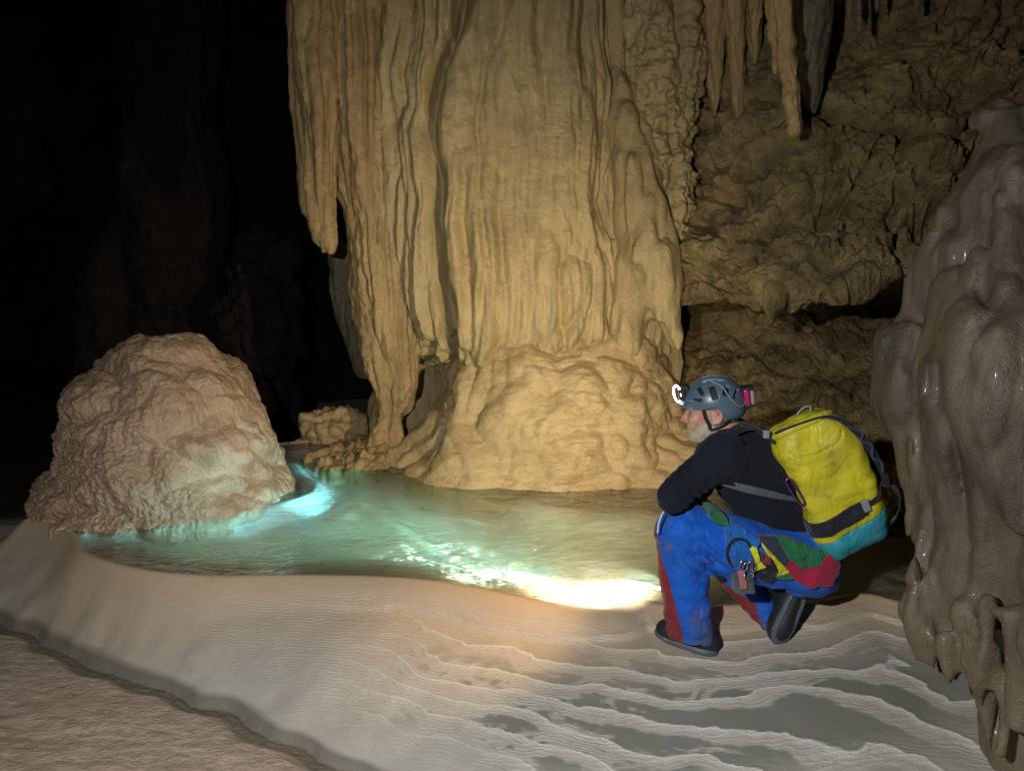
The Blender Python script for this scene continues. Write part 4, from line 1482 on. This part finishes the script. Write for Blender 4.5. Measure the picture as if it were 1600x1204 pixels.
bk.rbox(P(1124, 751, 2.862), (.008, .01, .007), .002, op='cut')
V_, Q_ = bk.mesh()
mk('buckle', V_, Q_, M_STEEL, parent=harn)


# ------------------------------------------------------------------ shoes
def shoe(toe, heel, up, wid, name_label, parent):
    """toe and heel: points on the sole; up: away from the sole"""
    f = toe - heel
    L = np.linalg.norm(f)
    f = f / L
    up = up - (up @ f) * f
    up /= np.linalg.norm(up)
    s = np.cross(f, up)
    M = np.stack([f, s, up])
    c = (toe + heel) / 2

    def q(a, b, d):
        return c + f * a * L + s * b + up * d
    lo_, hi_ = c - L * .75, c + L * .75
    A = Field(lo_, hi_, .0038)
    A.ell(q(-.3, 0, .05), (.066, .039, .052), M, .02)
    A.ell(q(.05, 0, .045), (.09, .043, .052), M, .02)
    A.ell(q(.26, 0, .036), (.072, .048, .05), M, .02)
    A.cap(q(-.27, 0, .05), q(-.25, 0, .095), .04, .042, .02)
    A.cap(q(-.26, 0, .105), q(-.26, 0, .14), .034, .034, .004, op='cut')
    V1, Q1 = A.mesh()
    A2 = Field(lo_, hi_, .0036)
    A2.ell(q(-.27, 0, .012), (.07, .041, .022), M, .02)
    A2.ell(q(0, 0, .01), (.10, .037, .018), M, .03)
    A2.ell(q(.25, 0, .014), (.078, .047, .024), M, .03)
    A2.ell(q(-.36, 0, .03), (.032, .032, .035), M, .01)
    A2.put(lo_, hi_, lambda x, y, z: ((x - c[0]) * up[0] + (y - c[1]) * up[1] + (z - c[2]) * up[2]) - .0, .003, 'cut')
    for t in np.linspace(-.42, .42, 12):
        A2.rbox(q(t, 0, 0), (.0042, .03, .009), .001, M, .001, 'cut')
    V2, Q2 = A2.mesh()
    sh = mk('shoe', V1, Q1, M_SHOE, parent=parent)
    sh['label'] = name_label
    mk('sole', V2, Q2, M_RUB, parent=sh)
    for t, hgt in ((-.02, .042), (.08, .04), (.17, .036)):
        for sd in (1, -1):
            e = Field(q(t, sd * .036, hgt + .008) - .012, q(t, sd * .036, hgt + .008) + .012, .0018)
            e.ell(q(t, sd * .036, hgt + .008), (.0045, .0045, .0045))
            v_, q_ = e.mesh()
            mk('eyelet', v_, q_, M_STEEL, parent=sh)
    pth = [q(.33, sd_, .026) for sd_ in (-.044, 0)] if False else [q(.28, -.046, .016), q(.38, -.036, .02), q(.44, 0, .022), q(.38, .036, .02), q(.28, .046, .016), q(.1, .043, .013), q(-.1, .042, .013)]
    tube('trim', [tuple(p) + (.0045,) for p in pth], M_GREYR, n=50, nt=8, parent=sh)
    return sh, q


def gpt(px, py):
    p = G(px, py, -.03)
    for _ in range(4):
        p = G(px, py, float(ground(p[0], p[1])))
    return p


toe, heel = gpt(1030, 996), gpt(1113, 1022)
toe = toe + U((0, 0, .012))
sh1, q1 = shoe(toe, heel, U((.05, 0, 1.)), .09, 'black rubber soled boot flat on the rimstone', person)
e = Field(q1(.2, 0, .08) - .03, q1(.2, 0, .08) + .03, .002)
e.ell(q1(.16, 0, .076), (.016, .012, .006), None, .004)
v_, q_ = e.mesh()
mk('badge', v_, q_, M_YDOT, parent=sh1)
tr_ = gpt(1218, 1004) + U((0, .0, .015))
hl = P(1246, 934, 2.95)
sh2, q2 = shoe(tr_ + U((-.0, -.01, 0)), hl + U((.012, 0, .01)), U((-.25, .95, .05)), .09, 'boot raised on its toes with the sole showing', person)
e = Field(q2(.05, 0, -.002) - .02, q2(.05, 0, -.002) + .02, .0018)
e.ell(q2(.1, 0, .0), (.007, .007, .007), None, .002)
v_, q_ = e.mesh()
mk('badge', v_, q_, M_YDOT, parent=sh2)

# ------------------------------------------------------------------ hair, beard, eyes
e = Field(hp(0, 0, -.03) - .16, hp(0, 0, -.03) + .16, .0034)
e.ell(hp(.045, 0, -.092), (.052, .05, .04), HM, .02)
e.ell(hp(.072, 0, -.105), (.026, .03, .03), HM, .02)
e.ell(hp(.022, .045, -.07), (.04, .022, .034), HM, .02)
e.ell(hp(.022, -.045, -.07), (.04, .022, .034), HM, .02)
e.ell(hp(.08, 0, -.052), (.022, .03, .006), HM, .01)
e.ell(hp(.1, 0, -.066), (.014, .016, .006), HM, .004, 'cut')
e.warp(lambda x, y, z: .004 * (billow(x * 50, y * 50, z * 22, 2) - .2))
V_, Q_ = e.mesh()
mk('beard', V_, Q_, M_BEARD, parent=person)
e = Field(hp(0, 0, 0) - .15, hp(0, 0, 0) + .15, .0036)
e.ell(hp(-.016, 0, .03), (.1, .079, .088), HM, .01)
e.ell(hp(-.05, 0, -.03), (.055, .066, .045), HM, .03)
e.ell(hp(.075, 0, -.02), (.09, .12, .075), HM, .01, 'cut')
e.ell(hp(-.008, .08, -.016), (.03, .03, .04), HM, .008, 'cut')
e.ell(hp(-.008, -.08, -.016), (.03, .03, .04), HM, .008, 'cut')
e.warp(lambda x, y, z: .003 * (billow(x * 60, y * 60, z * 25, 2) - .2))
V_, Q_ = e.mesh()
mk('hair', V_, Q_, M_HAIR, parent=person)
for s_ in (1, -1):
    e = Field(hp(.078, .03 * s_, .001) - .02, hp(.078, .03 * s_, .001) + .02, .0016)
    e.ell(hp(.078, .03 * s_, .001), (.0115, .0115, .0115))
    V_, Q_ = e.mesh()
    mk('eye', V_, Q_, M_EYE, parent=person)
    for dz_, rr_ in ((.009, .004), (-.008, .003)):
        pass

# ------------------------------------------------------------------ helmet
hm = Field(hp(-.01, 0, .06) - .2, hp(-.01, 0, .06) + .2, .0026)
hm.ell(hp(-.012, 0, .032), (.117, .100, .102), HM, .01)
hm.ell(hp(-.048, 0, -.01), (.080, .092, .052), HM, .03)
hm.ell(hp(.085, 0, .03), (.04, .07, .012), HM, .02)


def plane_cut(F_, pt, nrm, k=.004):
    nrm = nrm / np.linalg.norm(nrm)
    F_.put(F_.lo, F_.lo + F_.h * F_.n, lambda x, y, z: (x - pt[0]) * nrm[0] + (y - pt[1]) * nrm[1] + (z - pt[2]) * nrm[2], k, 'cut')


# remove below the brim line: front part level, rear part lower
hm.put(hm.lo, hm.lo + hm.h * hm.n, lambda x, y, z: ((x - HEA[0]) * hu[0] + (y - HEA[1]) * hu[1] + (z - HEA[2]) * hu[2])
       - np.where(((x - HEA[0]) * hf[0] + (y - HEA[1]) * hf[1] + (z - HEA[2]) * hf[2]) > -.02, .017, .017 - .055 * np.clip((-.02 - ((x - HEA[0]) * hf[0] + (y - HEA[1]) * hf[1] + (z - HEA[2]) * hf[2])) / .04, 0, 1)), .004, 'cut')
hm.ell(hp(-.012, 0, .03), (.104, .087, .091), HM, .004, 'cut')
hm.ell(hp(-.044, 0, -.01), (.070, .080, .06), HM, .004, 'cut')


def vent(f, s_, u, lf, lu, tilt):
    c_, sn = math.cos(tilt), math.sin(tilt)
    M = np.stack([hf * c_ + hu * sn, hs, -hf * sn + hu * c_])
    hm.rbox(hp(f, s_, u), (lf, .05, lu), .005, M, .003, 'cut')


for sd in (.105, -.105):
    vent(-.012, sd, .078, .011, .024, -.25)
    vent(.036, sd * .9, .088, .008, .016, -.5)
    vent(-.060, sd, .082, .011, .020, .35)
    vent(-.095, sd * .8, .062, .007, .018, .5)
    vent(.05, sd * .9, .055, .016, .005, .05)
    hm.rbox(hp(-.045, sd * 1.04, .045), (.04, .006, .003), .002, np.stack([hf * .9 + hu * .42, hs, -hf * .42 + hu * .9]), .002, 'cut')
for sd in (.045, -.045, 0):
    hm.rbox(hp(-.02, sd, .14), (.05, .009, .03), .006, HM, .003, 'cut')
V_, Q_ = hm.mesh()
helmet = mk('helmet', V_, Q_, M_HELM, parent=person)
helmet['label'] = 'slate blue vented caving helmet'
li = Field(hp(-.01, 0, .05) - .16, hp(-.01, 0, .05) + .16, .004)
li.ell(hp(-.012, 0, .030), (.102, .084, .088), HM, .01)
plane_cut(li, hp(0, 0, .02), hu)
V_, Q_ = li.mesh()
mk('liner', V_, Q_, M_DARKP, parent=helmet)
# lamp
lf_ = Field(hp(.12, 0, .075) - .07, hp(.12, 0, .075) + .07, .0025)
MH = np.stack([hf, hs, hu])
lf_.rbox(hp(.108, 0, .072), (.014, .034, .024), .009, MH)
lf_.rbox(hp(.094, 0, .085), (.016, .028, .022), .008, MH)
lf_.rbox(hp(.092, 0, .052), (.018, .018, .006), .003, MH)
V_, Q_ = lf_.mesh()
lampo = mk('headlamp', V_, Q_, M_DARKP, parent=helmet)
rg = [hp(.127 - .014 * math.cos(a), .031 * math.cos(a), .074 + .033 * math.sin(a)) for a in np.linspace(0, 2 * math.pi, 25)]
tube('lamp_ring', [tuple(p) + (.0036,) for p in rg], M_GLOW, n=90, nt=10, parent=helmet)
rg = [hp(.118, .02 * math.cos(a), .072 + .018 * math.sin(a)) for a in np.linspace(0, 2 * math.pi, 25)]
tube('reflector', [tuple(p) + (.005,) for p in rg], M_STEEL, n=60, nt=10, parent=helmet)
# battery box
bt = Field(hp(-.165, 0, .03) - .07, hp(-.165, 0, .03) + .07, .0026)
bt.rbox(hp(-.136, 0, .034), (.011, .036, .034), .006, MH)
V_, Q_ = bt.mesh()
mk('battery_case', V_, Q_, M_PINK, parent=helmet)
bt = Field(hp(-.178, 0, .03) - .07, hp(-.178, 0, .03) + .07, .0026)
bt.rbox(hp(-.157, 0, .034), (.007, .034, .028), .004, MH)
V_, Q_ = bt.mesh()
mk('battery_lid', V_, Q_, M_GREYR, parent=helmet)
for du in (.072, .002):
    bt = Field(hp(-.17, 0, du) - .06, hp(-.17, 0, du) + .06, .0026)
    bt.rbox(hp(-.142, 0, du), (.024, .038, .004), .002, MH)
    V_, Q_ = bt.mesh()
    mk('bracket', V_, Q_, M_DARKP, parent=helmet)
for sd in (1, -1):
    o = ribbon('chin_strap', [hp(.035, .083 * sd, .02), hp(.028, .079 * sd, -.02), hp(.016, .07 * sd, -.06), hp(.03, .05 * sd, -.1), hp(.05, .01 * sd, -.128)], .013, .003, M_BLK, hf, parent=helmet)
    o = ribbon('chin_strap', [hp(-.06, .088 * sd, -.03), hp(-.03, .08 * sd, -.055), hp(.0, .072 * sd, -.068), hp(.016, .072 * sd, -.07)], .011, .003, M_BLK, hu, parent=helmet)
    tube('cable', [tuple(hp(*q)) + (.0028,) for q in [(-.13, .03 * sd, .02), (-.112, .07 * sd, .01), (-.085, .094 * sd, .035), (-.062, .099 * sd, .07), (-.045, .088 * sd, .1), (-.0, .06 * sd, .126)]], M_GREYR, n=50, nt=8, parent=helmet)
    tube('cable', [tuple(hp(*q)) + (.0022,) for q in [(.1, .03 * sd, .058), (.08, .07 * sd, .054), (.055, .086 * sd, .052)]], M_GREYR, n=30, nt=8, parent=helmet)

# ------------------------------------------------------------------ backpack
BC = P(1290, 751, 2.93)
ba = P(1333, 848, 2.93) - P(1252, 657, 2.93)
BL = np.linalg.norm(ba) / 2
ba /= np.linalg.norm(ba)
bw = U((-ba[2], 0, ba[0]))
if bw[0] < 0:
    bw = -bw
by = U((0, 1, 0.))
# the right edge bulges away from the wearer
MBG = np.stack([bw, by, ba])


def bp(w, y, l):
    """w across, y away from camera, l from top (-1) to bottom (1)"""
    return BC + bw * w + by * y + ba * (l * BL)


def bagf(x, y, z):
    X = [x - BC[0], y - BC[1], z - BC[2]]
    w = X[0] * bw[0] + X[2] * bw[2]
    l = X[0] * ba[0] + X[2] * ba[2]
    ln = l / BL
    hwid = .143 + .012 * np.cos(ln * 1.4) - .03 * np.clip(-ln - .72, 0, 1) ** 1 * 2
    wc = .028 * np.cos(ln * 1.5) - .010
    hdep = .125 * (1 - .45 * np.clip(-ln - .55, 0, .6))
    qx = np.abs(w - wc) - hwid + .075
    qy = np.abs(X[1]) - hdep + .075
    ql = np.abs(l) - BL + .06
    o = np.sqrt(np.maximum(qx, 0) ** 2 + np.maximum(qy, 0) ** 2 + np.maximum(ql, 0) ** 2)
    d = o + np.minimum(np.maximum(np.maximum(qx, qy), ql), 0) - .07
    wr = .014 * (billow(x * 4 + z * 3, y * 4, z * 7 - x * 3, 2, .5) - .25) + .005 * perlin(x * 16, y * 16, z * 16)
    top = np.exp(-((ln + .78) / .1) ** 2)
    wr = wr - .012 * top * np.exp(-(w / .09) ** 2)
    arc = -.73 + .14 * np.sqrt(np.clip(1 - (w / .1) ** 2, 0, 1))
    wr = wr - .009 * np.exp(-((ln - arc) / .016) ** 2) * (np.abs(w) < .105) * (X[1] < 0)
    return d - wr


def lcoord(x, y, z):
    l = ((x - BC[0]) * ba[0] + (z - BC[2]) * ba[2]) / BL
    w = (x - BC[0]) * bw[0] + (z - BC[2]) * bw[2]
    return l + w * .45 + 0 * y


def bagpart(name, l0, l1, off, mat, parent, wr_=None, label=None):
    A = Field(BC - U((.36, .22, .4)), BC + U((.36, .22, .4)), .0052)
    sl, X = A.box(A.lo, A.lo + A.h * A.n)
    d = bagf(*[q.astype(np.float64) for q in np.broadcast_arrays(*X)]) - off
    l = lcoord(*X)
    f = np.maximum(d, np.maximum((l0 - l), (l - l1)) * BL)
    if wr_:
        w = (X[0] - BC[0]) * bw[0] + (X[2] - BC[2]) * bw[2]
        f = np.maximum(f, np.maximum(wr_[0] - w, w - wr_[1]) + 0 * X[1])
    A.F = np.ascontiguousarray(np.broadcast_to(f, A.n)).astype(np.float32)
    V_, Q_ = A.mesh()
    o = mk(name, V_, Q_, mat, parent=parent)
    if label:
        o['label'] = label
    return o


pack = empty('backpack', bp(0, 0, 1), label='muddy yellow caving bag with teal base and black band on the caver\'s back', cat='backpack')
bagpart('bag_body', -2, .64, 0, M_BAGY, pack, label='yellow coated bag body')
bagpart('bag_base', .635, 2, .0015, M_BAGT, pack, label='teal coated bag base')
bagpart('padded_band', .30, .53, .006, M_BLK, pack, (-.3, .07))
bagpart('compression_strap', .36, .44, .009, M_BLK, pack, (.06, .4))
yb = -.128
e = Field(bp(.075, yb, .36) - .05, bp(.075, yb, .36) + .05, .003)
e.rbox(bp(.068, yb - .004, .35), (.014, .008, .024), .004, MBG)
V_, Q_ = e.mesh()
mk('buckle', V_, Q_, M_GREYR, parent=pack)
ribbon('carry_strap', [bp(.165, -.04, .30), bp(.195, -.05, .32), bp(.215, -.05, .42), bp(.222, -.05, .6), bp(.208, -.04, .76), bp(.175, -.03, .9), bp(.12, -.02, .97)], .045, .006, M_BLK, (0.5, .8, 0.1), parent=pack)
ribbon('side_strap', [bp(-.12, -.06, -1.03), bp(-.04, -.085, -1.05), bp(.06, -.09, -1.0), bp(.12, -.09, -.84), bp(.155, -.09, -.6), bp(.175, -.09, -.35), bp(.185, -.085, -.1), bp(.19, -.08, .15), bp(.185, -.07, .32)], [.008, .01, .014, .022, .03, .03, .024, .024, .028], .008, M_BLK, (.45, -.4, .3), parent=pack)
tube('cord', [tuple(bp(*q)) + (.005,) for q in [(.13, -.1, -.75), (.165, -.11, -.6), (.15, -.115, -.5), (.18, -.11, -.38), (.165, -.115, -.22), (.188, -.11, -.1), (.18, -.11, .05)]], M_NAVY, n=60, nt=8, parent=pack)
tube('roll_top', [tuple(bp(*q)) + (r_,) for q, r_ in [((-.125, -.035, -.95), .012), ((-.09, -.06, -.985), .018), ((0, -.07, -1.0), .02), ((.07, -.065, -.99), .018), ((.11, -.04, -.95), .01)]], M_BAGY, n=40, nt=12, parent=pack)
tube('loop', [tuple(bp(*q)) + (.004,) for q in [(.02, 0, -1.0), (.0, .0, -1.07), (.03, .0, -1.12), (.055, .0, -1.1), (.05, 0, -1.0)]], M_GREYR, n=40, nt=8, parent=pack)
# purple krab on the side toward the wearer
kr = [(-.152, -.1, -.42), (-.162, -.1, -.38), (-.158, -.1, -.22), (-.148, -.1, -.02), (-.136, -.1, .02), (-.128, -.1, -.02), (-.14, -.1, -.36), (-.152, -.1, -.42)]
tube('karabiner', [tuple(bp(*q)) + (.0045,) for q in kr], M_PURP, n=70, nt=8, parent=pack)
ribbon('shoulder_strap', [bp(-.13, -.05, -.88), P(1180, 668, 2.93), P(1160, 667, 2.90), P(1140, 680, 2.86), P(1125, 705, 2.82)], [.02, .04, .045, .045, .04], .008, M_BLK, (0, 1, .5), parent=pack)
e = Field(P(1196, 676, 2.9) - .06, P(1196, 676, 2.9) + .06, .003)
e.rbox(P(1197, 678, 2.89), (.012, .01, .016), .004)
V_, Q_ = e.mesh()
mk('buckle', V_, Q_, M_GREYR, parent=pack)
